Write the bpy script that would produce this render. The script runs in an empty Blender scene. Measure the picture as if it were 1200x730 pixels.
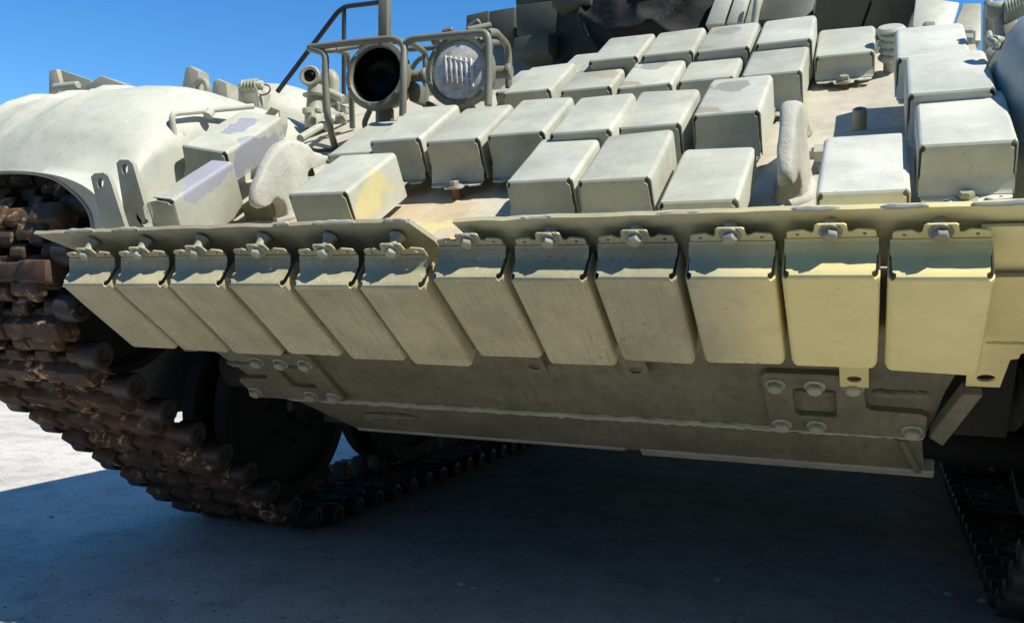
import bpy, bmesh, math, random
from math import sin, cos, pi, radians
from mathutils import Vector, Matrix, noise

S = bpy.context.scene
COL = S.collection
random.seed(7)

# ------------------------------------------------------------------ camera
cam_d = bpy.data.cameras.new('camera')
cam_d.sensor_fit = 'HORIZONTAL'
cam_d.sensor_width = 36.0
cam_d.lens = 30.41
cam_d.clip_start = 0.05
cam_d.clip_end = 5000
cam = bpy.data.objects.new('camera', cam_d)
COL.objects.link(cam)
YAW, PIT, ROL = radians(22.845), radians(-0.463), radians(0.572)
fw = Vector((-sin(YAW) * cos(PIT), cos(YAW) * cos(PIT), sin(PIT)))
rr = Vector((cos(YAW), sin(YAW), 0))
uu = rr.cross(fw)
r2 = rr * cos(ROL) + uu * sin(ROL)
u2 = -rr * sin(ROL) + uu * cos(ROL)
M = Matrix((r2, u2, -fw)).transposed().to_4x4()
M.translation = Vector((0.8564, -1.4915, 0.854))
cam.matrix_world = M
S.camera = cam

# ------------------------------------------------------------------ world, sun, exposure
SUN = Vector((0.70, -0.12, 1.0)).normalized()
elev = math.asin(SUN.z)
w = bpy.data.worlds.new('World')
S.world = w
w.use_nodes = True
nt = w.node_tree
for n in list(nt.nodes):
    nt.nodes.remove(n)
sky = nt.nodes.new('ShaderNodeTexSky')
sky.sky_type = 'NISHITA'
sky.sun_disc = False
sky.sun_elevation = elev
sky.sun_rotation = math.atan2(SUN.x, SUN.y)
sky.altitude = 1200
sky.air_density = 1.0
sky.dust_density = 0.15
sky.ozone_density = 3.0
bg = nt.nodes.new('ShaderNodeBackground')
bg.inputs['Strength'].default_value = 0.14
wo = nt.nodes.new('ShaderNodeOutputWorld')
hs = nt.nodes.new('ShaderNodeHueSaturation')
hs.inputs['Saturation'].default_value = 1.32
nt.links.new(sky.outputs[0], hs.inputs['Color'])
nt.links.new(hs.outputs[0], bg.inputs[0])
nt.links.new(bg.outputs[0], wo.inputs[0])
sd = bpy.data.lights.new('sun', 'SUN')
sd.energy = 5.0
sd.angle = radians(0.5)
sd.color = (1.0, 0.955, 0.87)
so = bpy.data.objects.new('sun', sd)
COL.objects.link(so)
so.location = (20, -3, 25)
so.rotation_euler = SUN.to_track_quat('Z', 'Y').to_euler()
S.view_settings.view_transform = 'Standard'
S.view_settings.look = 'None'
S.view_settings.exposure = 0.38
S.view_settings.gamma = 1.0
S.view_settings.use_curve_mapping = False
S.cycles.max_bounces = 6
S.cycles.diffuse_bounces = 4


# ------------------------------------------------------------------ materials
class NT:
    def __init__(self, name):
        self.m = bpy.data.materials.new(name)
        self.m.use_nodes = True
        self.t = self.m.node_tree
        for n in list(self.t.nodes):
            self.t.nodes.remove(n)
        self.out = self.n('ShaderNodeOutputMaterial')
        self.bs = self.n('ShaderNodeBsdfPrincipled')
        self.l(self.bs.outputs[0], self.out.inputs[0])

    def n(self, typ, **kw):
        nd = self.t.nodes.new(typ)
        for k, v in kw.items():
            setattr(nd, k, v)
        return nd

    def l(self, a, b):
        self.t.links.new(a, b)

    def coords(self, stretch=(1, 1, 1)):
        tc = self.n('ShaderNodeTexCoord')
        oi = self.n('ShaderNodeObjectInfo')
        ml = self.n('ShaderNodeMath', operation='MULTIPLY')
        ml.inputs[1].default_value = 37.0
        self.l(oi.outputs['Random'], ml.inputs[0])
        ad = self.n('ShaderNodeVectorMath', operation='ADD')
        self.l(tc.outputs['Object'], ad.inputs[0])
        self.l(ml.outputs[0], ad.inputs[1])
        self.co = ad.outputs[0]
        self.raw = tc.outputs['Object']
        self.rnd = oi.outputs['Random']
        return self.co

    def noise(self, scale, detail=4, rough=0.55, vec=None, stretch=None):
        v = vec or self.co
        if stretch:
            mp = self.n('ShaderNodeMapping')
            mp.inputs['Scale'].default_value = stretch
            self.l(v, mp.inputs['Vector'])
            v = mp.outputs[0]
        nd = self.n('ShaderNodeTexNoise')
        nd.inputs['Scale'].default_value = scale
        nd.inputs['Detail'].default_value = detail
        nd.inputs['Roughness'].default_value = rough
        self.l(v, nd.inputs['Vector'])
        return nd.outputs['Fac']

    def ramp(self, fac, a, b, va=0.0, vb=1.0):
        mr = self.n('ShaderNodeMapRange')
        mr.inputs[1].default_value = a
        mr.inputs[2].default_value = b
        mr.inputs[3].default_value = va
        mr.inputs[4].default_value = vb
        self.l(fac, mr.inputs[0])
        return mr.outputs[0]

    def mul(self, a, b):
        m = self.n('ShaderNodeMath', operation='MULTIPLY')
        self.l(a, m.inputs[0])
        if isinstance(b, (int, float)):
            m.inputs[1].default_value = b
        else:
            self.l(b, m.inputs[1])
        return m.outputs[0]

    def mix(self, fac, a, b):
        mx = self.n('ShaderNodeMix', data_type='RGBA')
        if isinstance(fac, (int, float)):
            mx.inputs[0].default_value = fac
        else:
            self.l(fac, mx.inputs[0])
        for s, v in ((6, a), (7, b)):
            if isinstance(v, (tuple, list)):
                mx.inputs[s].default_value = (*v[:3], 1)
            else:
                self.l(v, mx.inputs[s])
        return mx.outputs[2]

    def bump(self, h, strength, dist=0.002, nrm=None):
        b = self.n('ShaderNodeBump')
        b.inputs['Strength'].default_value = strength
        b.inputs['Distance'].default_value = dist
        self.l(h, b.inputs['Height'])
        if nrm:
            self.l(nrm, b.inputs['Normal'])
        return b.outputs[0]


def blob(N, center, radius, edge=0.35, scale=25, cut=(0.0, 0.06)):
    """mask with a ragged edge round a point of the object"""
    sb = N.n('ShaderNodeVectorMath', operation='SUBTRACT')
    N.l(N.raw, sb.inputs[0])
    sb.inputs[1].default_value = center
    dv = N.n('ShaderNodeVectorMath', operation='DIVIDE')
    N.l(sb.outputs[0], dv.inputs[0])
    dv.inputs[1].default_value = radius
    ln = N.n('ShaderNodeVectorMath', operation='LENGTH')
    N.l(dv.outputs[0], ln.inputs[0])
    nz = N.noise(scale, 3, 0.5, vec=N.raw)
    a = N.ramp(nz, 0.25, 0.75, 1 - edge * 2, 1 + edge * 2)
    sbt = N.n('ShaderNodeMath', operation='SUBTRACT')
    N.l(a, sbt.inputs[0])
    N.l(ln.outputs['Value'], sbt.inputs[1])
    return N.ramp(sbt.outputs[0], cut[0], cut[1])


def paint(name, base, foot=False, rough=0.5, var=0.14, chips=0.5, rust=0.0, grain=0.25, dents=0.5, patches=(), grime=0.25, streak=None, pits=0.0, rust_at=(0.66, 0.74)):
    N = NT(name)
    N.coords()
    big = N.noise(7, 5, 0.6)
    mid = N.noise(32, 5, 0.65)
    fine = N.noise(420, 3, 0.6)
    d = tuple(c * (1 - var * 1.5) for c in base)
    h = tuple(min(1, c * (1 + var)) for c in base)
    col = N.mix(N.ramp(big, 0.3, 0.7), d, h)
    col = N.mix(N.mul(N.ramp(mid, 0.52, 0.78), grime), col, tuple(c * f for c, f in zip(base, (0.55, 0.52, 0.45))))
    if streak:
        st = N.noise(9, 4, 0.6, stretch=streak)
        col = N.mix(N.mul(N.ramp(st, 0.48, 0.72), 0.5), col, tuple(c * f for c, f in zip(base, (0.62, 0.58, 0.5))))
    # every sheet was painted on its own: slight tone shift
    tone = N.ramp(N.rnd, 0, 1, 0.9, 1.08)
    vm = N.n('ShaderNodeVectorMath', operation='SCALE')
    N.l(col, vm.inputs[0])
    N.l(tone, vm.inputs['Scale'])
    col = vm.outputs[0]
    for (c, r, pc, e, sc, *cu) in patches:
        col = N.mix(blob(N, c, r, e, sc, cu[0] if cu else (0.0, 0.06)), col, pc)
    if chips:
        c1 = N.noise(95, 3, 0.7)
        c2 = N.noise(6, 2, 0.5)
        mk = N.mul(N.ramp(c1, 0.665, 0.69), N.ramp(c2, 0.5, 0.62))
        col = N.mix(N.mul(mk, chips), col, (0.06, 0.055, 0.045))
        if foot:
            # knocked and stone-chipped towards the lower end
            sp = N.n('ShaderNodeSeparateXYZ')
            N.l(N.raw, sp.inputs[0])
            fy = N.ramp(sp.outputs['Y'], 0.11, 0.27)
            cl = N.ramp(N.noise(11, 3, 0.6), 0.42, 0.62)
            sc = N.mul(N.mul(N.ramp(N.noise(160, 3, 0.65), 0.60, 0.64), cl), fy)
            col = N.mix(N.mul(sc, 0.85), col, (0.78, 0.76, 0.68))
            sd2 = N.mul(N.mul(N.ramp(N.noise(120, 3, 0.65), 0.635, 0.67), cl), fy)
            col = N.mix(sd2, col, (0.05, 0.045, 0.035))
        # long thin scuffs and hand-sized smudges
        s1 = N.noise(16, 3, 0.6, stretch=(1.0, 9.0, 9.0))
        s2 = N.noise(16, 3, 0.6, stretch=(9.0, 1.2, 9.0))
        col = N.mix(N.mul(N.mul(N.ramp(s1, 0.685, 0.71), N.ramp(c2, 0.44, 0.54)), 0.5), col, tuple(c * 0.5 for c in base))
        col = N.mix(N.mul(N.mul(N.ramp(s2, 0.69, 0.71), N.ramp(c2, 0.56, 0.44)), 0.45), col, tuple(min(0.8, c * 1.5) for c in base))
        sm = N.noise(13, 4, 0.6)
        col = N.mix(N.mul(N.ramp(sm, 0.54, 0.70), grime * 0.9), col, tuple(c * f for c, f in zip(base, (0.6, 0.57, 0.50))))
        c3 = N.noise(130, 2, 0.6)
        mk3 = N.mul(N.ramp(c3, 0.665, 0.69), N.ramp(c2, 0.52, 0.38))
        col = N.mix(N.mul(mk3, chips * 0.8), col, tuple(min(0.8, c * 1.55) for c in base))
    if rust:
        r1 = N.noise(18, 6, 0.7)
        col = N.mix(N.mul(N.ramp(r1, *rust_at), rust), col, (0.30, 0.15, 0.06))
    N.l(col, N.bs.inputs['Base Color'])
    rg = N.ramp(mid, 0.2, 0.8, rough - 0.1, rough + 0.14)
    N.l(rg, N.bs.inputs['Roughness'])
    N.bs.inputs['Specular IOR Level'].default_value = 0.4
    b1 = N.bump(N.noise(9, 2, 0.4), dents, 0.006)
    b2 = N.bump(fine, grain, 0.0008, b1)
    if pits:
        b2 = N.bump(N.noise(85, 5, 0.7), pits, 0.006, b2)
    N.l(b2, N.bs.inputs['Normal'])
    return N.m


def plain(name, col, rough=0.5, metal=0.0, grain=0.2, spec=0.5, var=0.2, scale=40):
    N = NT(name)
    N.coords()
    n1 = N.noise(scale, 4, 0.6)
    c = N.mix(n1, tuple(v * (1 - var) for v in col), tuple(min(1, v * (1 + var)) for v in col))
    N.l(c, N.bs.inputs['Base Color'])
    N.bs.inputs['Roughness'].default_value = rough
    N.bs.inputs['Metallic'].default_value = metal
    N.bs.inputs['Specular IOR Level'].default_value = spec
    N.l(N.bump(N.noise(300, 3, 0.6), grain, 0.0006), N.bs.inputs['Normal'])
    return N.m


PB = (0.455, 0.462, 0.372)        # the pale grey green the tank is painted with
BOUNCE_YELLOW = (0.82, 0.71, 0.32)        # sand yellow standing in for light bounced off the ground
LILAC = (0.315, 0.315, 0.35)       # older coat that shows where the paint has peeled
TAN = (0.36, 0.32, 0.22)
MAT = {}
MAT['armour'] = paint('pale_armour_paint', PB)
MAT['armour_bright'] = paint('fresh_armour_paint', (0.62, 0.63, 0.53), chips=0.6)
MAT['armour_worn'] = paint('worn_armour_paint', PB, chips=0.8, rust=0.3, grime=0.4)
MAT['lower'] = paint('lower_armour_paint', (0.50, 0.46, 0.28), chips=0.9, foot=True, grime=0.3, streak=(12, 1.2, 12))
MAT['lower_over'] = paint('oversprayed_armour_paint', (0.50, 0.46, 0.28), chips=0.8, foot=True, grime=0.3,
                          patches=[((0.0, 0.13, 0), (0.085, 0.4, 0.3), (0.80, 0.69, 0.33), 0.08, 9, (-0.5, 0.7))])  # yellow fade paints in warm ground bounce towards the right edge
MAT['plank_over'] = paint('oversprayed_plank_paint', (0.50, 0.46, 0.28), chips=0.6, grime=0.3, patches=[((1.15, 0, 0.95), (0.42, 0.5, 0.3), (0.80, 0.69, 0.33), 0.08, 9, (-0.5, 0.5))])  # same painted bounce light, fading in towards the right end
MAT['plank'] = paint('plank_paint', (0.40, 0.37, 0.25), chips=0.7, rust=0.2, grime=0.4)
MAT['sand'] = paint('sand_touch_up_paint', BOUNCE_YELLOW, chips=0.35, grime=0.12, var=0.06)  # even yellow in place of the bounce light at the right end
MAT['peel_tan'] = paint('tan_patched_paint', PB, patches=[((0.085, 0.16, 0), (0.065, 0.07, 0.05), TAN, 0.4, 17)])
MAT['peel_grey'] = paint('grey_patched_paint', PB, patches=[((0.06, 0.19, 0), (0.05, 0.035, 0.05), (0.30, 0.29, 0.25), 0.4, 20),
                                                            ((0.02, 0.03, 0), (0.05, 0.025, 0.05), TAN, 0.4, 24)])
MAT['peel_lilac'] = paint('lilac_peeled_paint', PB, patches=[((0.012, 0.12, 0), (0.034, 0.085, 0.035), LILAC, 0.35, 16),
                                                             ((0.01, 0.17, -0.02), (0.03, 0.11, 0.05), LILAC, 0.4, 18)])
MAT['peel_lilac_side'] = paint('lilac_peeled_side_paint', PB, patches=[((0.14, 0.12, -0.05), (0.03, 0.12, 0.045), LILAC, 0.4, 17),
                                                                 ((0.07, 0.17, 0), (0.04, 0.06, 0.02), LILAC, 0.4, 20)])
MAT['yellow_side'] = paint('yellow_patched_paint', PB, chips=0.3, patches=[((0.15, 0.1, -0.055), (0.03, 0.105, 0.05), (0.56, 0.49, 0.25), 0.16, 12, (-0.08, 0.2))])
MAT['fender'] = paint('fender_paint', (0.53, 0.535, 0.44), rough=0.55, rust=0.55, rust_at=(0.635, 0.72), grime=0.35, var=0.09, chips=0.5, dents=0.35)
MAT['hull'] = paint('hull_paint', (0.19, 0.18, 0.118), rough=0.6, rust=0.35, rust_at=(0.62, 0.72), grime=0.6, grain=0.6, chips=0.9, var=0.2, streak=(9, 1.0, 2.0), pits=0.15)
MAT['glacis'] = paint('stained_glacis_paint', (0.50, 0.46, 0.35), rough=0.65, rust=0.5, grime=0.45, grain=0.6,
                      patches=[((-0.129, 0.372, 1.073), (0.13, 0.13, 0.1), (0.50, 0.40, 0.26), 0.6, 11, (-0.1, 0.3)), ((-0.078, 0.310, 1.036), (0.12, 0.035, 0.04), (0.58, 0.51, 0.24), 0.7, 22, (-0.1, 0.2)),
                               ((-0.542, 0.329, 1.047), (0.05, 0.05, 0.1), (0.5, 0.36, 0.26), 0.5, 14)])
MAT['cast'] = paint('cast_steel_paint', (0.47, 0.465, 0.385), rough=0.65, grain=1.0, rust=0.6, rust_at=(0.62, 0.70), chips=0.8, dents=0.9, pits=0.45)
MAT['fitting'] = paint('fitting_paint', (0.36, 0.36, 0.27), rough=0.5, chips=0.6, rust=0.25)
MAT['guard'] = paint('guard_paint', (0.20, 0.20, 0.15), rough=0.45, chips=0.5)
MAT['dark_paint'] = paint('dark_turret_paint', (0.085, 0.09, 0.07), rough=0.55, chips=0.4)
MAT['steel'] = plain('bare_steel', (0.30, 0.28, 0.24), 0.42, 0.55)
MAT['rusty_stud'] = plain('rusty_stud_steel', (0.17, 0.09, 0.05), 0.75, 0.2, 0.6)
MAT['rubber'] = plain('tyre_rubber', (0.022, 0.022, 0.022), 0.8, 0, 0.5)
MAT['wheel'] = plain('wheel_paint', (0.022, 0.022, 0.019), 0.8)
MAT['black'] = plain('black_tube_paint', (0.03, 0.03, 0.028), 0.5)
MAT['ir_glass'] = plain('black_lamp_glass', (0.002, 0.0025, 0.004), 0.3, 0, 0.0, 0.15)
MAT['reflector'] = plain('dulled_reflector', (0.5, 0.5, 0.48), 0.28, 0.85, 0.4)


def lens_material():
    N = NT('dusty_lamp_glass')
    N.coords()
    n1 = N.noise(30, 5, 0.65)
    c = N.mix(N.ramp(n1, 0.3, 0.7), (0.36, 0.34, 0.31), (0.74, 0.70, 0.63))
    N.l(c, N.bs.inputs['Base Color'])
    N.l(N.ramp(n1, 0.3, 0.7, 0.08, 0.35), N.bs.inputs['Roughness'])
    N.bs.inputs['Metallic'].default_value = 0.0
    N.bs.inputs['Coat Weight'].default_value = 0.7
    return N.m


MAT['lens'] = lens_material()
MAT['lens_rib'] = plain('pale_lens_rib', (0.66, 0.64, 0.60), 0.2, 0, 0.1, 0.6, 0.1)


def rust_track():
    N = NT('rusty_track_steel')
    N.coords()
    n1 = N.noise(14, 6, 0.65)
    n2 = N.noise(24, 6, 0.72)
    n3 = N.noise(8, 3, 0.5)
    c = N.mix(N.ramp(n1, 0.35, 0.65), (0.028, 0.021, 0.015), (0.105, 0.055, 0.026))
    c = N.mix(N.mul(N.ramp(n2, 0.5, 0.65), N.ramp(n3, 0.42, 0.6)), c, (0.40, 0.21, 0.085))
    c = N.mix(N.mul(N.ramp(n2, 0.56, 0.63), N.ramp(n3, 0.50, 0.60)), c, (0.66, 0.52, 0.34))
    N.l(c, N.bs.inputs['Base Color'])
    N.l(N.ramp(n2, 0.3, 0.7, 0.55, 0.9), N.bs.inputs['Roughness'])
    N.bs.inputs['Metallic'].default_value = 0.15
    b1 = N.bump(N.noise(60, 6, 0.7), 0.9, 0.004)
    N.l(N.bump(N.noise(350, 3, 0.7), 0.6, 0.001, b1), N.bs.inputs['Normal'])
    return N.m


MAT['track'] = rust_track()
MAT['pin'] = plain('worn_pin_steel', (0.05, 0.042, 0.038), 0.55, 0.35, 0.6, 0.5, 0.4, 30)


def canvas_material():
    N = NT('black_canvas')
    N.coords()
    n1 = N.noise(10, 5, 0.6)
    c = N.mix(n1, (0.007, 0.008, 0.008), (0.022, 0.023, 0.022))
    N.l(c, N.bs.inputs['Base Color'])
    N.bs.inputs['Roughness'].default_value = 0.8
    N.bs.inputs['Specular IOR Level'].default_value = 0.25
    N.l(N.bump(N.noise(28, 5, 0.6), 0.5, 0.01), N.bs.inputs['Normal'])
    return N.m


MAT['canvas'] = canvas_material()


def concrete():
    N = NT('pale_concrete')
    tc = N.n('ShaderNodeTexCoord')
    N.co = N.raw = tc.outputs['Object']
    big = N.noise(0.8, 5, 0.6)
    mid = N.noise(5, 7, 0.7)
    fin = N.noise(140, 4, 0.7)
    c = N.mix(N.ramp(big, 0.3, 0.7), (0.47, 0.435, 0.375), (0.64, 0.60, 0.53))
    c = N.mix(N.mul(N.ramp(mid, 0.47, 0.66), 0.6), c, (0.26, 0.24, 0.21))
    c = N.mix(N.mul(N.ramp(N.noise(2.2, 8, 0.75), 0.56, 0.62), 0.35), c, (0.62, 0.59, 0.52))
    c = N.mix(N.mul(N.ramp(fin, 0.54, 0.66), 0.75), c, (0.14, 0.13, 0.12))
    c = N.mix(N.mul(N.ramp(N.noise(48, 2, 0.5), 0.66, 0.69), 0.85), c, (0.09, 0.085, 0.08))
    c = N.mix(N.mul(N.ramp(N.noise(70, 2, 0.5, stretch=(1, 1.3, 1)), 0.67, 0.70), 0.9), c, (0.72, 0.70, 0.64))
    N.l(c, N.bs.inputs['Base Color'])
    N.bs.inputs['Roughness'].default_value = 0.85
    b1 = N.bump(mid, 0.35, 0.01)
    N.l(N.bump(fin, 0.5, 0.002, b1), N.bs.inputs['Normal'])
    return N.m


MAT['concrete'] = concrete()


# ------------------------------------------------------------------ mesh helpers
def link(name, me, mat, parent=None, mw=None, smooth=32):
    if smooth:
        me.polygons.foreach_set('use_smooth', [True] * len(me.polygons))
        me.set_sharp_from_angle(angle=radians(smooth))
    if mat is not None and not me.materials:
        me.materials.append(MAT[mat])
    o = bpy.data.objects.new(name, me)
    COL.objects.link(o)
    if parent is not None:
        o.parent = parent
        # parents' matrices are kept in MW so no depsgraph update is needed
        o.matrix_parent_inverse = MW[parent.name].inverted()
    mw = mw or Matrix()
    o.matrix_basis = mw
    MW[o.name] = mw
    return o


MW = {}


def frame(o, x, y, z):
    m = Matrix((x, y, z)).transposed().to_4x4()
    m.translation = Vector(o)
    return m


def axis_frame(o, z, xh=(1, 0, 0)):
    z = Vector(z).normalized()
    x = Vector(xh)
    if abs(x.normalized().dot(z)) > 0.95:
        x = Vector((0, 1, 0))
    y = z.cross(x).normalized()
    x = y.cross(z)
    return frame(o, x, y, z)


class MB:
    def __init__(self):
        self.b = bmesh.new()

    def mesh(self, name='mesh'):
        bmesh.ops.recalc_face_normals(self.b, faces=self.b.faces)
        me = bpy.data.meshes.new(name)
        self.b.to_mesh(me)
        self.b.free()
        return me

    def obj(self, name, mat, parent=None, mw=None, smooth=32):
        return link(name, self.mesh(name), mat, parent, mw, smooth)

    def box(self, lo, hi, bev=0.0, seg=2, mw=None):
        lo, hi = Vector(lo), Vector(hi)
        r = bmesh.ops.create_cube(self.b, size=1.0)
        vs = r['verts']
        for v in vs:
            v.co = Vector([(lo[i] + hi[i]) / 2 + v.co[i] * (hi[i] - lo[i]) for i in range(3)])
        if bev:
            es = list({e for v in vs for e in v.link_edges})
            q = bmesh.ops.bevel(self.b, geom=es, offset=bev, segments=seg, profile=0.5, affect='EDGES')
            vs = list(set(q['verts']) | {v for v in vs if v.is_valid})
        if mw:
            for v in vs:
                v.co = mw @ v.co
        return vs

    def hull8(self, pts, bev=0.0, seg=2):
        """box from 8 corners: 4 bottom, 4 top in the same order"""
        vs = [self.b.verts.new(p) for p in pts]
        fs = [(0, 1, 2, 3), (4, 5, 6, 7), (0, 1, 5, 4), (1, 2, 6, 5), (2, 3, 7, 6), (3, 0, 4, 7)]
        ff = [self.b.faces.new([vs[i] for i in f]) for f in fs]
        if bev:
            es = list({e for f in ff for e in f.edges})
            bmesh.ops.bevel(self.b, geom=es, offset=bev, segments=seg, profile=0.5, affect='EDGES')

    def plate(self, loops, th, mw=None, bev=0.0):
        """flat plate from outline + hole loops in local xy, thickness along +z"""
        vs, es = [], []
        for lp in loops:
            lv = [self.b.verts.new((p[0], p[1], 0)) for p in lp]
            vs += lv
            es += [self.b.edges.new((lv[i], lv[(i + 1) % len(lv)])) for i in range(len(lv))]
        g = bmesh.ops.triangle_fill(self.b, use_beauty=True, use_dissolve=False, edges=es, normal=(0, 0, 1))
        fs = [f for f in g['geom'] if isinstance(f, bmesh.types.BMFace)]
        ex = bmesh.ops.extrude_face_region(self.b, geom=fs)
        nv = [v for v in ex['geom'] if isinstance(v, bmesh.types.BMVert)]
        for v in nv:
            v.co.z += th
        allv = vs + nv
        if bev:
            rim = [e for e in ex['geom'] if isinstance(e, bmesh.types.BMEdge)]
            rim = [e for e in rim if e.is_valid and len(e.link_faces) == 2 and abs(e.link_faces[0].normal.dot(e.link_faces[1].normal)) < 0.5]
            self.b.normal_update()
            rim = [e for e in self.b.edges if all(v in set(nv) for v in e.verts) and e.calc_face_angle(0) > 0.7]
            q = bmesh.ops.bevel(self.b, geom=rim, offset=bev, segments=1, affect='EDGES')
            allv = [v for v in set(allv) | set(q['verts']) if v.is_valid]
        if mw:
            for v in allv:
                v.co = mw @ v.co
        return allv

    def prism(self, poly, mw, th, bev=0.0, seg=2):
        """convex-ish polygon extruded both ways about its plane, all edges bevelled"""
        a = [self.b.verts.new((p[0], p[1], -th / 2)) for p in poly]
        c = [self.b.verts.new((p[0], p[1], th / 2)) for p in poly]
        n = len(poly)
        ff = [self.b.faces.new(a[::-1]), self.b.faces.new(c)]
        for i in range(n):
            ff.append(self.b.faces.new((a[i], a[(i + 1) % n], c[(i + 1) % n], c[i])))
        vs = a + c
        if bev:
            es = list({e for f in ff[:2] for e in f.edges})
            q = bmesh.ops.bevel(self.b, geom=es, offset=bev, segments=seg, profile=0.5, affect='EDGES')
            vs = [v for v in set(vs) | set(q['verts']) if v.is_valid]
        for v in vs:
            v.co = mw @ v.co

    def lathe(self, prof, mw, n=24, close=True):
        """profile of (radius, height) about local z"""
        rings = []
        for (r, h) in prof:
            if r < 1e-6:
                rings.append([self.b.verts.new(mw @ Vector((0, 0, h)))])
            else:
                rings.append([self.b.verts.new(mw @ Vector((r * cos(2 * pi * k / n), r * sin(2 * pi * k / n), h))) for k in range(n)])
        for a, c in zip(rings, rings[1:]):
            for k in range(n):
                k2 = (k + 1) % n
                if len(a) == 1 and len(c) == 1:
                    continue
                if len(a) == 1:
                    self.b.faces.new((a[0], c[k], c[k2]))
                elif len(c) == 1:
                    self.b.faces.new((a[k], a[k2], c[0]))
                else:
                    self.b.faces.new((a[k], a[k2], c[k2], c[k]))

    def cyl(self, p0, p1, r, n=16, bev=0.0):
        p0, p1 = Vector(p0), Vector(p1)
        L = (p1 - p0).length
        m = axis_frame(p0, p1 - p0)
        if bev:
            pr = [(0, 0), (r - bev, 0), (r, bev), (r, L - bev), (r - bev, L), (0, L)]
        else:
            pr = [(0, 0), (r, 0), (r, L), (0, L)]
        self.lathe(pr, m, n)

    def hexbolt(self, mw, r=0.0145, h=0.011, wr=0.019, wh=0.0035):
        if wr:
            self.lathe([(0, 0), (wr, 0), (wr, wh * 0.7), (wr - wh * 0.3, wh), (0, wh)], mw, 18)
        self.lathe([(0, wh + 0.0004), (r, wh + 0.0004), (r, wh + h * 0.72), (r * 0.84, wh + h), (0, wh + h)], mw @ Matrix.Rotation(random.uniform(0, 1), 4, 'Z'), 6)

    def tube(self, pts, r, n=10, fillet=0.0, fs=4, closed=False, caps=True):
        pts = [Vector(p) for p in pts]
        if fillet:
            q = [pts[0]]
            for i in range(1, len(pts) - 1):
                a, b, c = pts[i - 1], pts[i], pts[i + 1]
                d = min(fillet, (a - b).length * 0.49, (c - b).length * 0.49)
                p0 = b + (a - b).normalized() * d
                p1 = b + (c - b).normalized() * d
                for k in range(fs + 1):
                    t = k / fs
                    q.append(p0 * (1 - t) ** 2 + b * 2 * t * (1 - t) + p1 * t * t)
            q.append(pts[-1])
            pts = q
        rings = []
        up = None
        m = len(pts)
        for i, p in enumerate(pts):
            if closed:
                t = (pts[(i + 1) % m] - pts[i - 1]).normalized()
            else:
                t = (pts[min(i + 1, m - 1)] - pts[max(i - 1, 0)]).normalized()
            if up is None:
                up = Vector((0, 0, 1)) if abs(t.z) < 0.9 else Vector((1, 0, 0))
            up = (up - t * up.dot(t)).normalized()
            s = t.cross(up)
            rad = r[i] if isinstance(r, (list, tuple)) else r
            rings.append([self.b.verts.new(p + (up * cos(2 * pi * k / n) + s * sin(2 * pi * k / n)) * rad) for k in range(n)])
        prs = list(zip(rings, rings[1:])) + ([(rings[-1], rings[0])] if closed else [])
        for a, c in prs:
            for k in range(n):
                self.b.faces.new((a[k], a[(k + 1) % n], c[(k + 1) % n], c[k]))
        if caps and not closed:
            self.b.faces.new(rings[0][::-1])
            self.b.faces.new(rings[-1])

    def grid(self, rows, close_u=False):
        vv = [[self.b.verts.new(p) for p in row] for row in rows]
        for a, c in zip(vv, vv[1:]):
            m = len(a)
            for k in range(m if close_u else m - 1):
                self.b.faces.new((a[k], a[(k + 1) % m], c[(k + 1) % m], c[k]))
        return vv

    def thicken(self, th):
        bmesh.ops.recalc_face_normals(self.b, faces=self.b.faces)
        bmesh.ops.solidify(self.b, geom=self.b.faces[:], thickness=th)


def circ(cx, cy, r, n=12, sx=1.0):
    return [(cx + r * sx * cos(-2 * pi * k / n), cy + r * sin(-2 * pi * k / n)) for k in range(n)]


def weld(name, p0, p1, r, parent, mat='hull', n=None):
    """a lumpy bead of weld between two points"""
    p0, p1 = Vector(p0), Vector(p1)
    L = (p1 - p0).length
    k = n or max(8, int(L / 0.012))
    m = MB()
    pts, rs = [], []
    for i in range(k + 1):
        t = i / k
        p = p0.lerp(p1, t)
        pts.append(p + Vector((0, 0, random.uniform(-0.2, 0.2) * r)))
        rs.append(r * random.uniform(0.75, 1.2) * (0.5 if i in (0, k) else 1))
    m.tube(pts, rs, 7)
    return m.obj(name, mat, parent, None, 50)


# ------------------------------------------------------------------ frames of the armour
CX = 0.062                                   # middle line of the tank
AU, AL = radians(31.27), radians(36.32)
SU, CU = sin(AU), cos(AU)
DL = Vector((0, cos(AL), -sin(AL)))          # down the lower plate
NL = Vector((0, -sin(AL), -cos(AL)))         # out of the lower plate
DU = Vector((0, CU, SU))                     # up the glacis
NU = Vector((0, -SU, CU))                    # out of the glacis
EX = Vector((1, 0, 0))
FOLD = Vector((0, 0, 0.9))
HG = -0.045                                  # glacis surface below the fold line plane


def gp(x, s, h):
    return FOLD + EX * x + DU * s + NU * h


def lp(x, t, off=0.0):
    """point on the lower plate: t down the slope, off inwards from the front of the blocks"""
    return FOLD + EX * x + DL * t - NL * off


# ------------------------------------------------------------------ ground
m = MB()
R = 600
xs = [-R, -40, -8, -4, -2, -1, 0, 1, 2, 4, 8, 40, R]
m.grid([[Vector((x, y, 0)) for x in xs] for y in xs])
g = m.obj('ground', 'concrete', None, None, 0)
g['kind'] = 'structure'

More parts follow.
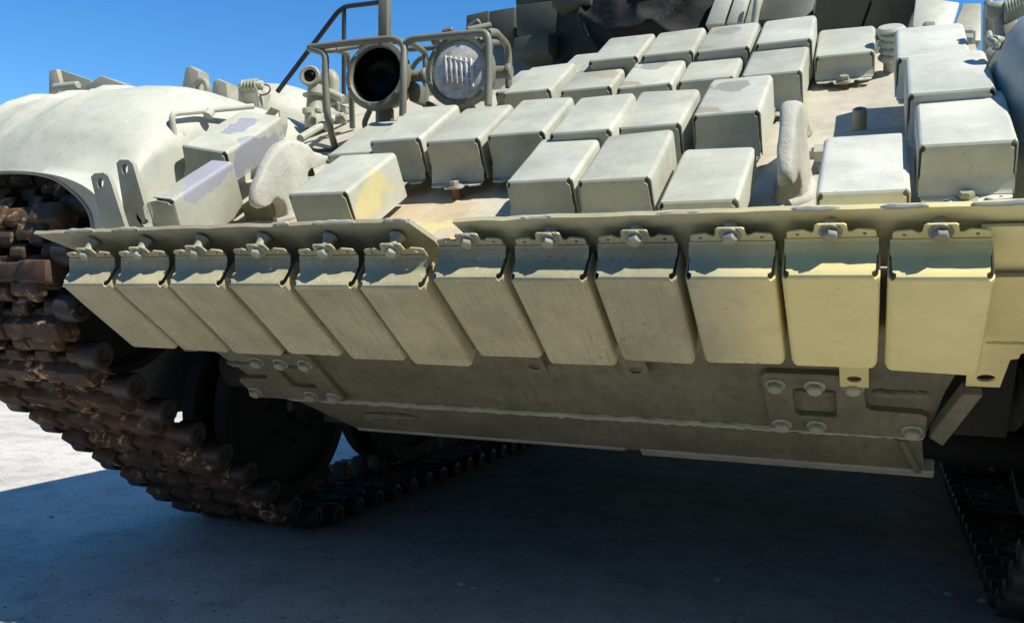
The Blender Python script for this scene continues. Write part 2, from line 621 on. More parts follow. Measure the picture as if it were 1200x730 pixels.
# ------------------------------------------------------------------ hall added out of view to shade the ground before the bow
blocker = bpy.data.objects.new('exhibition_hall', None)
COL.objects.link(blocker)
blocker.location = (6.0, -12.0, 0)
blocker['label'] = 'plain grey hall standing to the right in front of the tank'
blocker['category'] = 'building'
MW[blocker.name] = Matrix.Translation(blocker.location)
HX, HY = 6.0, -2.95
MAT['hall_wall'] = plain('hall_render', (0.25, 0.24, 0.22), 0.85)
MAT['hall_glass'] = plain('hall_glass', (0.03, 0.035, 0.04), 0.15)
m = MB()
m.box((HX, HY - 26, 0), (HX + 12, HY, 16))
m.obj('wall', 'hall_wall', blocker)
m = MB()
m.box((HX - 0.02, HY - 26.1, 16), (HX + 12.1, HY, 16.3))
m.obj('roof', 'hall_wall', blocker)
m = MB()
m.box((HX - 45, -27, 0), (HX - 0.01, -13, 5))  # low wing, added to cut sky light from the front
m.obj('front_wing', 'hall_wall', blocker)
m = MB()
m.box((HX - 45.1, -27.1, 5), (HX - 0.03, -12.9, 5.25))
m.obj('roof', 'hall_wall', blocker)
for fl in (1.2, 5.0, 9.0, 12.6):  # panes that dress the added, unseen blocker
    for k in range(8):
        m = MB()
        y = HY - 3 - 2.9 * k
        m.box((HX - 0.015, y - 1.0, fl), (HX + 0.05, y, fl + 1.7))
        m.obj('window', 'hall_glass', blocker)

# ------------------------------------------------------------------ the tank
tank = bpy.data.objects.new('battle_tank', None)
COL.objects.link(tank)
tank.empty_display_size = 0.3
tank.location = (CX, 3.2, 0)
tank['label'] = 'pale grey green battle tank covered in boxy reactive armour blocks with rusty tracks'
tank['category'] = 'tank'
MW[tank.name] = Matrix.Translation(tank.location)


def part(m, name, mat, mw=None, smooth=32, label=None, parent=None):
    o = m.obj(name, mat, parent or tank, mw, smooth)
    if label:
        o['label'] = label
    return o


# ---- hull plates
m = MB()
s0, s1 = 0.085, 1.48
a = [gp(-0.98, s0, HG), gp(1.10, s0, HG), gp(1.10, s1, HG), gp(-0.98, s1, HG)]
m.hull8([p - NU * 0.08 + (DU * 0.14 if i < 2 else Vector()) for i, p in enumerate(a)] + a)
part(m, 'glacis_plate', 'glacis')

tN = 0.09
OFF = 0.09
m = MB()
outl = [(-0.95, tN), (1.07, tN), (0.985, 0.48), (0.965, 0.62), (0.955, 0.668), (-0.735, 0.668), (-0.80, 0.55), (-0.83, 0.45)]
vsb = [lp(x, t, OFF + 0.06) for x, t in outl]
vst = [lp(x, t, OFF) for x, t in outl]
bv = [m.b.verts.new(p) for p in vsb]
tv = [m.b.verts.new(p) for p in vst]
m.b.faces.new(bv)
m.b.faces.new(tv[::-1])
for i in range(len(outl)):
    k = (i + 1) % len(outl)
    m.b.faces.new((bv[i], bv[k], tv[k], tv[i]))
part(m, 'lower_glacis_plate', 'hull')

# the bottom strip, a slightly different angle, with a lip on the right half
m = MB()
D2 = Vector((0, cos(radians(33)), -sin(radians(33))))
b0 = lp(0, 0.672, OFF + 0.004)


def bp2(x, t, o=0.0):
    return b0 + EX * x + D2 * t - NL * o


m.hull8([bp2(-0.735, 0, .02), bp2(0.95, 0, .02), bp2(0.965, 0.20, .02), bp2(-0.60, 0.20, .02), bp2(-0.735, 0), bp2(0.95, 0), bp2(0.965, 0.20), bp2(-0.60, 0.20)])
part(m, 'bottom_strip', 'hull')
m = MB()
m.hull8([bp2(0.282, 0.186, .03), bp2(0.985, 0.186, .03), bp2(0.985, 0.222, .03), bp2(0.282, 0.222, .03),
         bp2(0.282, 0.186, -.004), bp2(0.985, 0.186, -.004), bp2(0.985, 0.222, -.004), bp2(0.282, 0.222, -.004)], 0.002, 1)
part(m, 'belly_lip', 'fitting')
m = MB()
m.hull8([bp2(-0.60, 0.190, .03), bp2(0.24, 0.190, .03), bp2(0.24, 0.206, .03), bp2(-0.60, 0.206, .03),
         bp2(-0.60, 0.190, -.003), bp2(0.24, 0.190, -.003), bp2(0.24, 0.206, -.003), bp2(-0.60, 0.206, -.003)], 0.002, 1)
part(m, 'belly_lip', 'fitting')
m = MB()
zb = bp2(0, 0.20).z + 0.012
m.box((-0.74, bp2(0, 0.2).y + 0.02, zb), (0.90, 6.3, zb + 0.03))
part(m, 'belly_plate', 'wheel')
for sx in (-1, 1):
    m = MB()
    x = CX + sx * 0.875
    sgn = sx * 0.02
    m.box((min(x, x + sgn), 0.72, zb + 0.035), (max(x, x + sgn), 6.3, 1.25))
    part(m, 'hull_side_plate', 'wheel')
m = MB()
m.box((-0.98, 1.22, 1.585), (1.10, 6.3, 1.625))
part(m, 'hull_roof_plate', 'armour')
m = MB()
m.box((-0.93, 6.25, zb), (1.05, 6.3, 1.6))
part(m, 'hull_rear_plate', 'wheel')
weld('weld_seam', lp(-0.74, 0.668, OFF - 0.002), lp(0.955, 0.668, OFF - 0.002), 0.0085, tank, 'fitting', 150)
# gusset at the right end of the bottom strip
m = MB()
m.hull8([bp2(0.905, 0.015, .0), bp2(0.917, 0.015, .0), bp2(0.958, 0.185, .0), bp2(0.944, 0.185, .0),
         bp2(0.905, 0.015, -.012), bp2(0.917, 0.015, -.012), bp2(0.958, 0.185, -.012), bp2(0.944, 0.185, -.012)])
part(m, 'corner_gusset', 'hull')

# tow lug under the left half
m = MB()
c = bp2(-0.46, 0.095, -0.001)
mw_ = frame(c, EX, D2, -Vector((0, sin(radians(33)), cos(radians(33)))))
m.lathe([(0.036, 0), (0.038, 0.006), (0.034, 0.012), (0.024, 0.015), (0.014, 0.012), (0.010, 0.004), (0.010, 0)], mw_ @ Matrix.Diagonal((1.6, 0.75, 1, 1)), 20)
m.tube([mw_ @ Vector(p) for p in ((0.03, -0.02, 0.003), (0.08, -0.022, 0.006), (0.125, -0.012, 0.001))], [0.012, 0.009, 0.004], 8)
part(m, 'drain_lug', 'hull')

# mounting plates with bolts and a window, mirrored about the middle
RP = [(0.634, 0.425), (0.645, 0.413), (0.822, 0.413), (0.834, 0.425), (0.838, 0.535), (0.848, 0.546), (0.945, 0.552), (0.957, 0.565), (0.957, 0.645), (0.945, 0.655), (0.646, 0.652), (0.634, 0.640)]
RWIN = [(0.694, 0.475), (0.703, 0.466), (0.772, 0.466), (0.780, 0.475), (0.780, 0.575), (0.772, 0.584), (0.703, 0.584), (0.694, 0.575)]
RB = [(0.661, 0.452), (0.740, 0.452), (0.815, 0.447), (0.663, 0.620), (0.737, 0.618), (0.930, 0.615)]
for sx in (1, -1):
    mp = lambda p: ((p[0], p[1]) if sx == 1 else (2 * CX - p[0], p[1]))
    m = MB()
    l1 = [mp(p) for p in RP]
    l2 = [mp(p) for p in RWIN]
    fr = frame(lp(0, 0, OFF), EX, DL, NL)
    vs = m.plate([l1, l2], 0.016, fr, 0.0025)
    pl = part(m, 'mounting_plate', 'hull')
    for b in RB:
        m = MB()
        x, t = mp(b)
        m.hexbolt(frame(lp(x, t, OFF - 0.0165), EX, DL, NL), 0.0165, 0.013, 0.022, 0.004)
        m.obj('bolt', 'fitting', pl, None, 30)
    # weld lumps round it and below the window
    x0, x1 = mp((0.700, 0))[0], mp((0.775, 0))[0]
    weld('weld_bead', lp(x0, 0.50, OFF - 0.001), lp(x1, 0.50, OFF - 0.001), 0.009, pl, 'hull')
    x0, x1 = mp((0.852, 0))[0], mp((0.955, 0))[0]
    weld('weld_bead', lp(x0, 0.490, OFF - 0.001), lp(x1, 0.490, OFF - 0.001), 0.011, pl, 'hull')

# ---- plank that carries the lower row: the lower plate carried on past the nose
fr = frame(lp(0, 0, OFF), EX, DL, NL)


def ragged(x0, x1, t0, step=0.035, amp=0.0025):
    n = int(abs(x1 - x0) / step)
    out = []
    for i in range(n + 1):
        x = x0 + (x1 - x0) * i / n
        out.append((x, t0 + random.uniform(-amp, amp)))
    return out


lab = {}
m = MB()
m.plate([ragged(-1.036, 0.006, -0.070) + [(0.040, -0.01), (0.058, 0.08), (-0.90, 0.08), (-0.955, -0.004)]], -0.010, fr)
plL = part(m, 'carrier_plank', 'plank')
m = MB()
m.plate([ragged(0.100, 1.10, -0.067) + [(1.112, -0.060), (1.118, -0.05), (1.118, 0.08), (0.145, 0.08), (0.125, 0.0)]], -0.010, fr)
plR = part(m, 'carrier_plank', 'plank_over')
for p, lumps in ((plL, [(-0.93, -0.84), (-0.78, -0.70), (-0.32, -0.28), (-0.22, -0.12), (-0.05, 0.0)]), (plR, [(0.24, 0.31), (0.50, 0.58), (0.72, 0.80), (0.86, 0.93), (0.99, 1.09)])):
    for (x0, x1) in lumps:
        tw = -0.0715 if p is plL else -0.0655
        weld('weld_bead', lp(x0, tw, OFF + 0.004), lp(x1, tw, OFF + 0.004), 0.005, p, 'armour')

# side strap at the right, bounce light painted in as sand yellow
m = MB()
m.plate([[(1.005, -0.03), (1.119, -0.03), (1.121, 0.1), (1.115, 0.22), (1.101, 0.318), (1.010, 0.318)]], 0.006, frame(lp(0, 0, 0.084), EX, DL, NL))
strap_o = part(m, 'side_strap', 'sand', label='sand yellow strap hanging at the right end of the carrier')
m = MB()
m.plate([[(1.014, 0.317), (1.098, 0.317), (1.096, 0.335), (1.083, 0.340), (1.076, 0.437), (1.018, 0.437)], circ(1.050, 0.406, 0.013, 14, 1.25)], 0.0055, frame(lp(0, 0, 0.084), EX, DL, NL))
m.obj('strap_foot', 'sand', strap_o)
weld('weld_bead', lp(1.04, 0.285, 0.077), lp(1.105, 0.285, 0.077), 0.005, strap_o, 'sand')
# straps behind the blocks with a hole in each foot
for i, (xa, xb) in enumerate(((-0.905, -0.86), (-0.55, -0.50), (0.103, 0.158), (0.340, 0.398), (0.790, 0.844))):
    m = MB()
    te = 0.437 if i > 1 else 0.40
    m.plate([[(xa, 0.03), (xb, 0.03), (xb, te), (xa, te)], circ((xa + xb) / 2, te - 0.030, 0.012, 14, 1.2)], 0.005, frame(lp(0, 0, 0.070), EX, DL, NL))
    part(m, 'mounting_strap', 'sand' if i == 4 else 'hull')  # last strap carries the painted-in yellow bounce light
m = MB()
m.hull8([lp(1.012, 0.44, OFF), lp(1.047, 0.44, OFF), lp(0.99, 0.655, OFF), lp(0.962, 0.62, OFF),
         lp(1.012, 0.44, OFF - .03), lp(1.047, 0.44, OFF - .03), lp(0.99, 0.655, OFF - .03), lp(0.962, 0.62, OFF - .03)], 0.002, 1)
part(m, 'hull_edge_bar', 'hull')
m = MB()
m.hull8([Vector(p) for p in ((0.97, 0.66, 0.575), (1.12, 0.66, 0.575), (1.12, 0.68, 0.575), (0.97, 0.68, 0.575), (0.97, 0.58, 0.76), (1.12, 0.50, 0.76), (1.12, 0.52, 0.78), (0.97, 0.60, 0.78))])
part(m, 'hull_edge_panel', 'wheel')


# ---- reactive armour blocks
def rounded_u(w, H, r, n=5):
    pts = [(0, -H)]
    for k in range(n + 1):
        a = pi - (pi / 2) * k / n
        pts.append((r + r * cos(a), -r + r * sin(a)))
    for k in range(n + 1):
        a = pi / 2 - (pi / 2) * k / n
        pts.append((w - r + r * cos(a), -r + r * sin(a)))
    pts.append((w, -H))
    return pts


def casing_mesh(w, L, H, taper=0.0, dent=0.0):
    m = MB()
    r, t = 0.011, 0.0026
    o = rounded_u(w, H, r)
    i = [(t + (x / w) * (w - 2 * t), (z if z <= -H + 1e-6 else z - t)) for x, z in o]
    n = len(o)

    def ring(y, src, k=0.0):
        out = []
        for x, z in src:
            xx = w / 2 + (x - w / 2) * (1 - k)
            out.append(Vector((xx, y, z)))
        return out
    ys = [0.0045, L * 0.33, L * 0.66, L - 0.008, L]
    ks = [0, taper * .33, taper * .66, taper, taper + 0.03]
    outer = m.grid([ring(y, o, k) for y, k in zip(ys, ks)])
    for row, y in zip(outer[1:3], ys[1:3]):
        for v in row:
            if v.co.z > -0.02:
                v.co.z += random.uniform(-1, 1) * dent
    # knocks: each end corner pushed its own way
    kx = [random.uniform(-1, 1) * 0.0028 for _ in range(2)]
    kz = [random.uniform(-1, 1) * 0.0030 for _ in range(2)]
    ky = [random.uniform(-1, 1) * 0.0030 for _ in range(2)]
    for row, g_ in zip(outer, (0, 0.1, 0.45, 1, 1)):
        for v in row:
            u_ = min(1, max(0, v.co.x / w))
            v.co += Vector((kx[0] + (kx[1] - kx[0]) * u_, ky[0] + (ky[1] - ky[0]) * u_, kz[0] + (kz[1] - kz[0]) * u_)) * g_
    inner = m.grid([ring(y, i, k) for y, k in zip((0.0045, L - 0.004), (0, taper))])
    for k in range(n - 1):
        m.b.faces.new((outer[0][k], outer[0][k + 1], inner[0][k + 1], inner[0][k]))
    for k in range(n - 1):
        m.b.faces.new((outer[-1][k], outer[-1][k + 1], inner[-1][k + 1], inner[-1][k]))
    m.b.faces.new([v for v in outer[-1]][::-1])
    # base plate that closes the box
    zb_ = -H + 0.003
    m.b.faces.new([m.b.verts.new(p) for p in ((t, 0.010, zb_), (w - t, 0.010, zb_), (w - t, L - 0.005, zb_), (t, L - 0.005, zb_))])
    # inner stop behind the end plate
    m.b.faces.new([m.b.verts.new(p) for p in ((t, 0.022, zb_), (w - t, 0.022, zb_), (w - t, 0.022, -t), (t, 0.022, -t))])
    return m.mesh('reactive_armour_block')


def end_mesh(w, H):
    """bent end plate: rounded top bend, plain face, outward joggle and a flange with tab and holes"""
    m = MB()
    g = 0.0058
    prof = [(0.0046, -0.0004), (0.0016, -0.0012), (-0.0008, -0.004), (-0.0016, -0.0095), (-0.0016, -0.013), (-0.001, -H * 0.52), (-0.0014, -H * 0.62),
            (-0.0045, -H * 0.74), (-0.0098, -H * 0.84), (-0.0125, -H * 0.90), (-0.0150, -H * 0.955), (-0.0195, -H * 0.99)]
    xs = [g, w * 0.33, w * 0.66, w - g]
    gap = 0.0065
    rows = []
    for j, (y, z) in enumerate(prof):
        a = g + ((0, gap * .5, gap, gap, gap * .2)[j] if j < 5 else 0) - (0.003 if j > 6 else 0)
        rows.append([Vector((a + (w - 2 * a) * k / 4, y, z)) for k in range(5)])
    m.grid(rows)
    bmesh.ops.recalc_face_normals(m.b, faces=m.b.faces)
    bmesh.ops.solidify(m.b, geom=m.b.faces[:], thickness=0.0022)
    c = w / 2
    fl = [(0.006, -0.018), (0.007, -0.034), (0.011, -0.037), (0.034, -0.040), (0.040, -0.036), (0.046, -0.031), (c - 0.030, -0.031), (c - 0.026, -0.036), (c - 0.024, -0.050), (c - 0.020, -0.053)]
    fl = fl + [(w - x, y) for x, y in fl[::-1]]
    hl = [circ(0.024, -0.029, 0.0032, 8), circ(w - 0.024, -0.029, 0.0032, 8)]
    m.plate([fl] + hl, 0.003, Matrix.Translation((0, 0, -H * 0.99 - 0.003)), 0.0)
    return m.mesh('end_plate')


def bolt_mesh(r=0.0135):
    m = MB()
    m.hexbolt(Matrix(), r, 0.011, 0.0185, 0.0035)
    return m.mesh('bolt')


def stud_mesh(h, r=0.0115):
    m = MB()
    m.lathe([(r * 1.5, -h), (r * 1.1, -h + 0.006), (r, -h + 0.012), (r, 0), (0, 0)], Matrix(), 14)
    return m.mesh('stud')


BOLT = bolt_mesh()
cache = {}


def era(mw, w=0.150, L=0.25, H=0.085, mat='armour', stud=0.04, studmat='fitting', taper=0.0, front=True, label=None, jitter=0.004, name='reactive_armour_block', boltmat='fitting'):
    J = Matrix.Rotation(random.uniform(-jitter, jitter), 4, 'Z') @ Matrix.Rotation(random.uniform(-jitter, jitter), 4, 'X')
    mw = mw @ J
    key = (round(w, 4), round(L, 3), round(H, 3), mat, random.randint(0, 2))
    if key not in cache:
        cm = casing_mesh(w, L, H, taper, 0.0012)
        cache[key] = (cm, end_mesh(w, H), stud_mesh(stud))
    cm, em, sm = cache[key]
    o = link(name, cm, mat, tank, mw)
    if label:
        o['label'] = label
    link('end_plate', em, mat, o, mw)
    if front:
        bm = mw @ Matrix.Translation((w / 2, -0.036, -H * 0.99 + 0.0002))
        link('bolt', BOLT if boltmat == 'fitting' else BOLT, boltmat, o, bm @ Matrix.Rotation(random.uniform(0, 1), 4, 'Z'))
        link('stud', sm, studmat, o, mw @ Matrix.Translation((w / 2, -0.036, -H * 0.99 - 0.0032)))
    return o


# lower row: fold x, t offset, width, visible length
PITCH = 0.16474
LOW = []
for i in range(12):
    x = -0.93 + PITCH * i - (0.006 if i > 5 else 0)
    LOW.append(x)
#      dx, dt, dL, yaw
LADJ = [(-0.003, 0, -0.004, 0.0), (-0.002, 0, 0.000, 0.0), (-0.002, 0, 0.0, 0.0), (0.002, 0, -0.002, 0.0), (0.004, .004, 0.004, 0.0), (-0.001, .006, 0.010, 0.0),
        (0.003, -.002, 0.002, 0.0), (0.003, .002, 0.016, 0.006), (0.002, 0, -0.006, 0.004), (0.003, 0, -0.006, 0.004), (-0.001, -.004, -0.008, 0.006), (-0.004, .002, -0.004, 0.006)]
for i, x in enumerate(LOW):
    dx, dt, dL, yw = LADJ[i]
    dl = Vector((0, -0.014, -0.0115)) if i < 6 else Vector()
    o = lp(x + dx + 0.151, dt, 0.0) + dl
    mw = frame(o, -EX, DL, NL) @ Matrix.Rotation(-yw, 4, 'Z')
    mat = 'lower' if i < 9 else ('lower_over' if i == 9 else 'sand')  # yellow bounce light painted in on the rightmost blocks
    lb = None
    if i >= 10:
        lb = 'lower armour block freshly painted sand yellow'
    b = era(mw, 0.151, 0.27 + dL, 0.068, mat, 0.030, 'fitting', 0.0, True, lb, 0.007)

# upper rows: X, s, top height, width, length, mat, height
UP = [
    # row nearest the nose
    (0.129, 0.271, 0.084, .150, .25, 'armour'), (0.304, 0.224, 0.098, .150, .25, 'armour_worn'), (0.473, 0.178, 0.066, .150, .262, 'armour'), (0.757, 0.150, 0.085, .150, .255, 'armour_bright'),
    # second row
    (-0.354, 0.549, 0.098, .150, .25, 'armour'), (-0.184, 0.532, 0.092, .150, .25, 'armour'), (-0.022, 0.547, 0.092, .150, .25, 'armour_worn'), (0.153, 0.508, 0.099, .150, .25, 'armour'),
    (0.296, 0.573, 0.078, .150, .25, 'armour'), (0.467, 0.595, 0.087, .150, .25, 'peel_grey'),
    # third row
    (-0.147, 0.969, 0.067, .150, .25, 'armour'), (0.023, 0.989, 0.053, .150, .25, 'peel_tan'), (0.205, 0.925, 0.065, .150, .25, 'peel_grey'), (0.357, 0.985, 0.050, .150, .25, 'armour'), (0.530, 0.930, 0.066, .150, .25, 'armour'),
    # fourth row
    (0.063, 1.158, 0.083, .150, .25, 'armour_worn'), (0.224, 1.151, 0.084, .150, .25, 'armour'), (0.376, 1.164, 0.076, .150, .25, 'peel_grey'), (0.539, 1.161, 0.081, .150, .25, 'armour'), (0.694, 1.148, 0.034, .150, .25, 'armour'),
]
for (x, s, h, w_, L_, mt) in UP:
    H = min(0.105, h + 0.045 - 0.018) if s > 0.3 else (0.062 if s < 0.2 else 0.085)
    mw = frame(gp(x, s, h), EX, DU, NU)
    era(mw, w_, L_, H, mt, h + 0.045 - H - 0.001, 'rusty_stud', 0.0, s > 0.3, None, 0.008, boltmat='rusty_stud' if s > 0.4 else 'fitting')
# block in the shade of the lamp, and two low slabs behind the lamps
era(frame(gp(-0.525, 0.59, 0.055), EX, DU, NU), .150, .25, 0.08, 'armour', 0.02, 'rusty_stud')
for (x, s, h) in ((-0.235, 1.12, 0.028), (-0.09, 1.27, 0.02)):
    era(frame(gp(x, s, h), EX, DU, NU), .150, .22, 0.055, 'armour', 0.015, 'rusty_stud')
# lone block left of the gap with the yellow touch-up on its side
era(frame(gp(-0.405, 0.235, 0.095), Vector((0.999, -0.03, 0)).normalized(), DU, NU), .165, .235, 0.115, 'yellow_side', 0.02, 'rusty_stud', label='armour block with a yellow patch on its side')
# the stack by the right mudguard
for (x, s, h, w_, L_) in ((0.918, 0.249, 0.122, .153, .25), (0.905, 0.468, 0.140, .152, .25), (0.888, 0.735, 0.132, .145, .24)):
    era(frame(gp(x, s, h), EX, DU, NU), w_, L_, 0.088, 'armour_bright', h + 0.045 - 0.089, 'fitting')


def roll(phi):
    x = EX * cos(phi) - NU * sin(phi)
    return x, DU, x.cross(DU)


# two blocks rolled over against the left mudguard
x_, y_, z_ = roll(radians(98))
era(frame(gp(-0.685, 0.175, 0.120), x_, y_, z_), .150, .24, 0.060, 'peel_lilac', 0.02, 'fitting', label='tilted armour block with lilac peeled paint')
x_, y_, z_ = roll(radians(12))
era(frame(gp(-0.872, 0.455, 0.160), x_, y_, z_), .145, .27, 0.09, 'peel_lilac_side', 0.02, 'fitting', label='armour block against the mudguard with lilac peeled paint')


# ---- mudguards
def mudguard(sx):
    def xm(x):
        return x if sx < 0 else 2 * CX + 0.04 - x
    m = MB()
    FF = [0, .04, .25, .55, .85, .97, 1.0]
    ys = [0.140, 0.138, 0.124, 0.104, 0.086, 0.080, 0.083, 0.105, 0.15, 0.19, 0.215, 0.25, 0.29, 0.33, 0.37, 0.41, 0.46, 0.52, 0.60, 0.75, 0.95, 1.3, 2.0, 3.2, 4.6, 6.3]
    TY = [(0.14, 1.200), (0.17, 1.275), (0.21, 1.335), (0.26, 1.385), (0.33, 1.435), (0.41, 1.475), (0.50, 1.497), (0.60, 1.505), (0.9, 1.505), (7, 1.505)]

    def T(y):
        y = max(y, 0.14)
        for (a, b), (c, d) in zip(TY, TY[1:]):
            if a <= y <= c:
                return b + (d - b) * (y - a) / (c - a)
        return TY[-1][1]
    rows = []
    def fth(th):
        q = min(1, max(0, (th - radians(6)) / radians(48)))
        return q * q * (3 - 2 * q)
    for yi, y in enumerate(ys):
        k = min(1, max(0, (y - 0.14) / 0.28))
        k = k * k * (3 - 2 * k)
        ff = FF[yi] if yi < 7 else 1.0
        bb = 0.16 + 0.02 * k
        t = T(y)
        xo = -1.70
        aw = 0.46 - 0.26 * k
        row = []
        yo = max(y, 0.14)
        row.append(Vector((xm(xo - 0.004), yo, t - 0.10)))
        row.append(Vector((xm(xo), yo, t - 0.035)))
        NX = 70
        xe = -0.90 - aw
        for i in range(NX + 1):
            x = xo + 0.03 + (xe - xo - 0.03) * i / NX
            z = t
            for rx in (-1.27, -1.42, -1.57):
                d = (x - rx) / (0.026 if x < rx else 0.010)
                z += 0.018 * math.exp(-d * d) * min(1, max(0, (y - 0.15) / 0.06))
            z += 0.004 * noise.noise(Vector((x * 5, y * 4, 3))) * min(1, max(0, (y - 0.14) / 0.05))
            row.append(Vector((xm(x), yo, z)))
        for i in range(1, 49):
            th = (pi / 2) * i / 48
            f = fth(th)
            xw = -0.90 - 0.10 * (1 - ff) * f
            bq = bb - 0.035 * ff * f * (1 - k)
            y1 = 0.14 + (y - 0.14) * f if yi < 8 else y
            xq = xe + (xw - xe) * sin(th)
            rz = sum(0.018 * math.exp(-((xq - rx) / (0.026 if xq < rx else 0.010)) ** 2) for rx in (-1.27, -1.42)) * min(1, max(0, (y - 0.15) / 0.06))
            row.append(Vector((xm(xq), y1, t - bq + bq * cos(th) + rz)))
        bb = bq
        zb_ = min(1.03 + 0.6 * max(0, y - 0.3), 1.25)
        for i in range(1, 7):
            z = (t - bb) + (zb_ - (t - bb)) * i / 6
            if z > t - bb:
                z = t - bb - 0.001 * i
            row.append(Vector((xm(xw), y, z)))
        if sx > 0:
            for p in row:
                p.x += 0.065 * (1 - k)
        rows.append(row)
    # smooth the profile a little along the length
    m.grid(rows)
    bmesh.ops.remove_doubles(m.b, verts=m.b.verts, dist=2e-5)
    o = part(m, 'mudguard', 'fender', None, 50)
    # rolled lip along the front arch
    m = MB()
    m.tube([p + Vector((0, -0.001, 0)) for p in rows[0][2::3]], 0.0065, 8)
    m.obj('rolled_lip', 'fitting', o, None, 60)
    m = MB()
    m.box((min(xm(-1.70), xm(-1.66)), 0.75, 0.42), (max(xm(-1.70), xm(-1.66)), 6.3, 1.40))
    m.obj('side_skirt', 'fender', o)
    return o


mudguard(-1)
mudguard(1)


# ---- tracks
def track_path():
    ci, ri = Vector((0.455, 0.925)), 0.325
    cg, rg = Vector((1.30, 0.455)), 0.412          # first road wheel, pin circle
    cr, rg2 = Vector((5.15, 0.455)), 0.412
    cs, rs = Vector((5.95, 0.90)), 0.335
    circles = [(ci, ri), (cg, rg), (cr, rg2), (cs, rs)]
    pts = []

    def tangent(c0, r0, c1, r1):
        # outer tangent on the left of travel c0 -> c1 when the loop runs anticlockwise below
        d = c1 - c0
        L = d.length
        a = math.atan2(d.y, d.x)
        b = math.acos((r0 - r1) / L)
        n = Vector((cos(a - b), sin(a - b)))
        return c0 + n * r0, c1 + n * r1
    segs = []
    N = len(circles)
    tg = [tangent(*circles[i], *circles[(i + 1) % N]) for i in range(N)]
    for i in range(N):
        c, r = circles[i]
        p_in = tg[i - 1][1]
        p_out = tg[i][0]
        a0 = math.atan2(p_in.y - c.y, p_in.x - c.x)
        a1 = math.atan2(p_out.y - c.y, p_out.x - c.x)
        while a1 < a0:
            a1 += 2 * pi
        k = max(2, int((a1 - a0) / 0.04))
        for j in range(k + 1):
            a = a0 + (a1 - a0) * j / k
            pts.append(c + Vector((cos(a), sin(a))) * r)
    return pts


def resample(pts, pitch):
    pts = pts + [pts[0]]
    L = sum((b - a).length for a, b in zip(pts, pts[1:]))
    n = round(L / pitch)
    st = L / n
    out, acc, k = [], 0.0, 0
    tgt = 0.0
    for a, b in zip(pts, pts[1:]):
        d = (b - a).length
        while tgt <= acc + d + 1e-9 and len(out) < n:
            t = (tgt - acc) / d if d else 0
            out.append(a.lerp(b, t))
            tgt += st
        acc += d
    return out, st


def link_mesh():
    """one cast link, x across, y along the run (0 = middle), z outwards"""
    m = MB()
    hw = 0.262
    # web
    m.box((-hw, -0.046, -0.014), (hw, 0.046, 0.016), 0.006, 1)
    # knuckles round both pins, interleaved
    for k in range(9):
        x0 = -hw + k * (2 * hw / 9)
        y = 0.052 if k % 2 else -0.052
        m.cyl((x0 + 0.002, y, 0.002), (x0 + 2 * hw / 9 - 0.002, y, 0.002), 0.027, 10, 0.004)
    # grouser bar, uneven, with raised ends
    for (xa, xb, ha, wb) in ((-hw, -0.150, 0.054, 0.027), (-0.152, -0.045, 0.045, 0.022), (-0.048, 0.048, 0.052, 0.026), (0.045, 0.152, 0.045, 0.022), (0.150, hw, 0.054, 0.027)):
        m.hull8([(xa, -wb - .008, .012), (xb, -wb - .008, .012), (xb, wb + .008, .012), (xa, wb + .008, .012),
                 (xa + .004, -wb, ha), (xb - .004, -wb, ha), (xb - .004, wb, ha), (xa + .004, wb, ha)], 0.005, 2)
    # side pads
    for s in (-1, 1):
        m.hull8([(s * 0.10, 0.020, .012), (s * 0.22, 0.020, .012), (s * 0.22, 0.066, .012), (s * 0.10, 0.066, .012),
                 (s * 0.11, 0.026, .040), (s * 0.21, 0.026, .040), (s * 0.21, 0.060, .036), (s * 0.11, 0.060, .036)], 0.004, 2)
    # guide horn inside
    m.hull8([(-0.05, -0.035, -.01), (0.05, -0.035, -.01), (0.05, 0.035, -.01), (-0.05, 0.035, -.01),
             (-0.03, -0.012, -.095), (0.03, -0.012, -.095), (0.03, 0.012, -.095), (-0.03, 0.012, -.095)], 0.006, 2)
    # weathered surface: push vertices about a little
    for v in m.b.verts:
        v.co += Vector(noise.noise_vector(v.co * 22)) * 0.0018
    return m.mesh('track_link')


def pin_mesh(s):
    m = MB()
    x0, x1 = s * 0.256, s * 0.322
    mm = axis_frame((x0, -0.052, 0.004), (s, 0, 0))
    L = abs(x1 - x0)
    m.lathe([(0, 0), (0.035, 0), (0.0385, 0.005), (0.0385, L - 0.008), (0.036, L - 0.003), (0.029, L), (0.022, L), (0.020, L - 0.006), (0.010, L - 0.006), (0.009, L - 0.002), (0, L - 0.002)], mm, 18)
    return m.mesh('end_connector')


LINK, PIN = link_mesh(), {-1: pin_mesh(-1), 1: pin_mesh(1)}
path, step = resample(track_path(), 0.146)
for sx in (-1, 1):
    xc = CX + sx * 1.425
    n = len(path)
    for i in range(n):
        a, b = path[i], path[(i + 1) % n]
        mid = (a + b) / 2
        t = (b - a).normalized()
        ty = Vector((0, t.x, t.y))
        nz = Vector((0, t.y, -t.x))              # outwards for an anticlockwise loop
        mw = frame((xc, mid.x, mid.y), ty.cross(nz), ty, nz)
        o = link('track_link', LINK, 'track', tank, mw)
        ex_ = (ty.cross(nz)).x
        for side in (-1, 1):
            # the outer ends show only on the left track, low down in front
            if side * ex_ * sx < 0 or (sx < 0 and mid.x < 1.5 and mid.y < 1.0):
                link('end_connector', PIN[side], 'pin', o, mw)


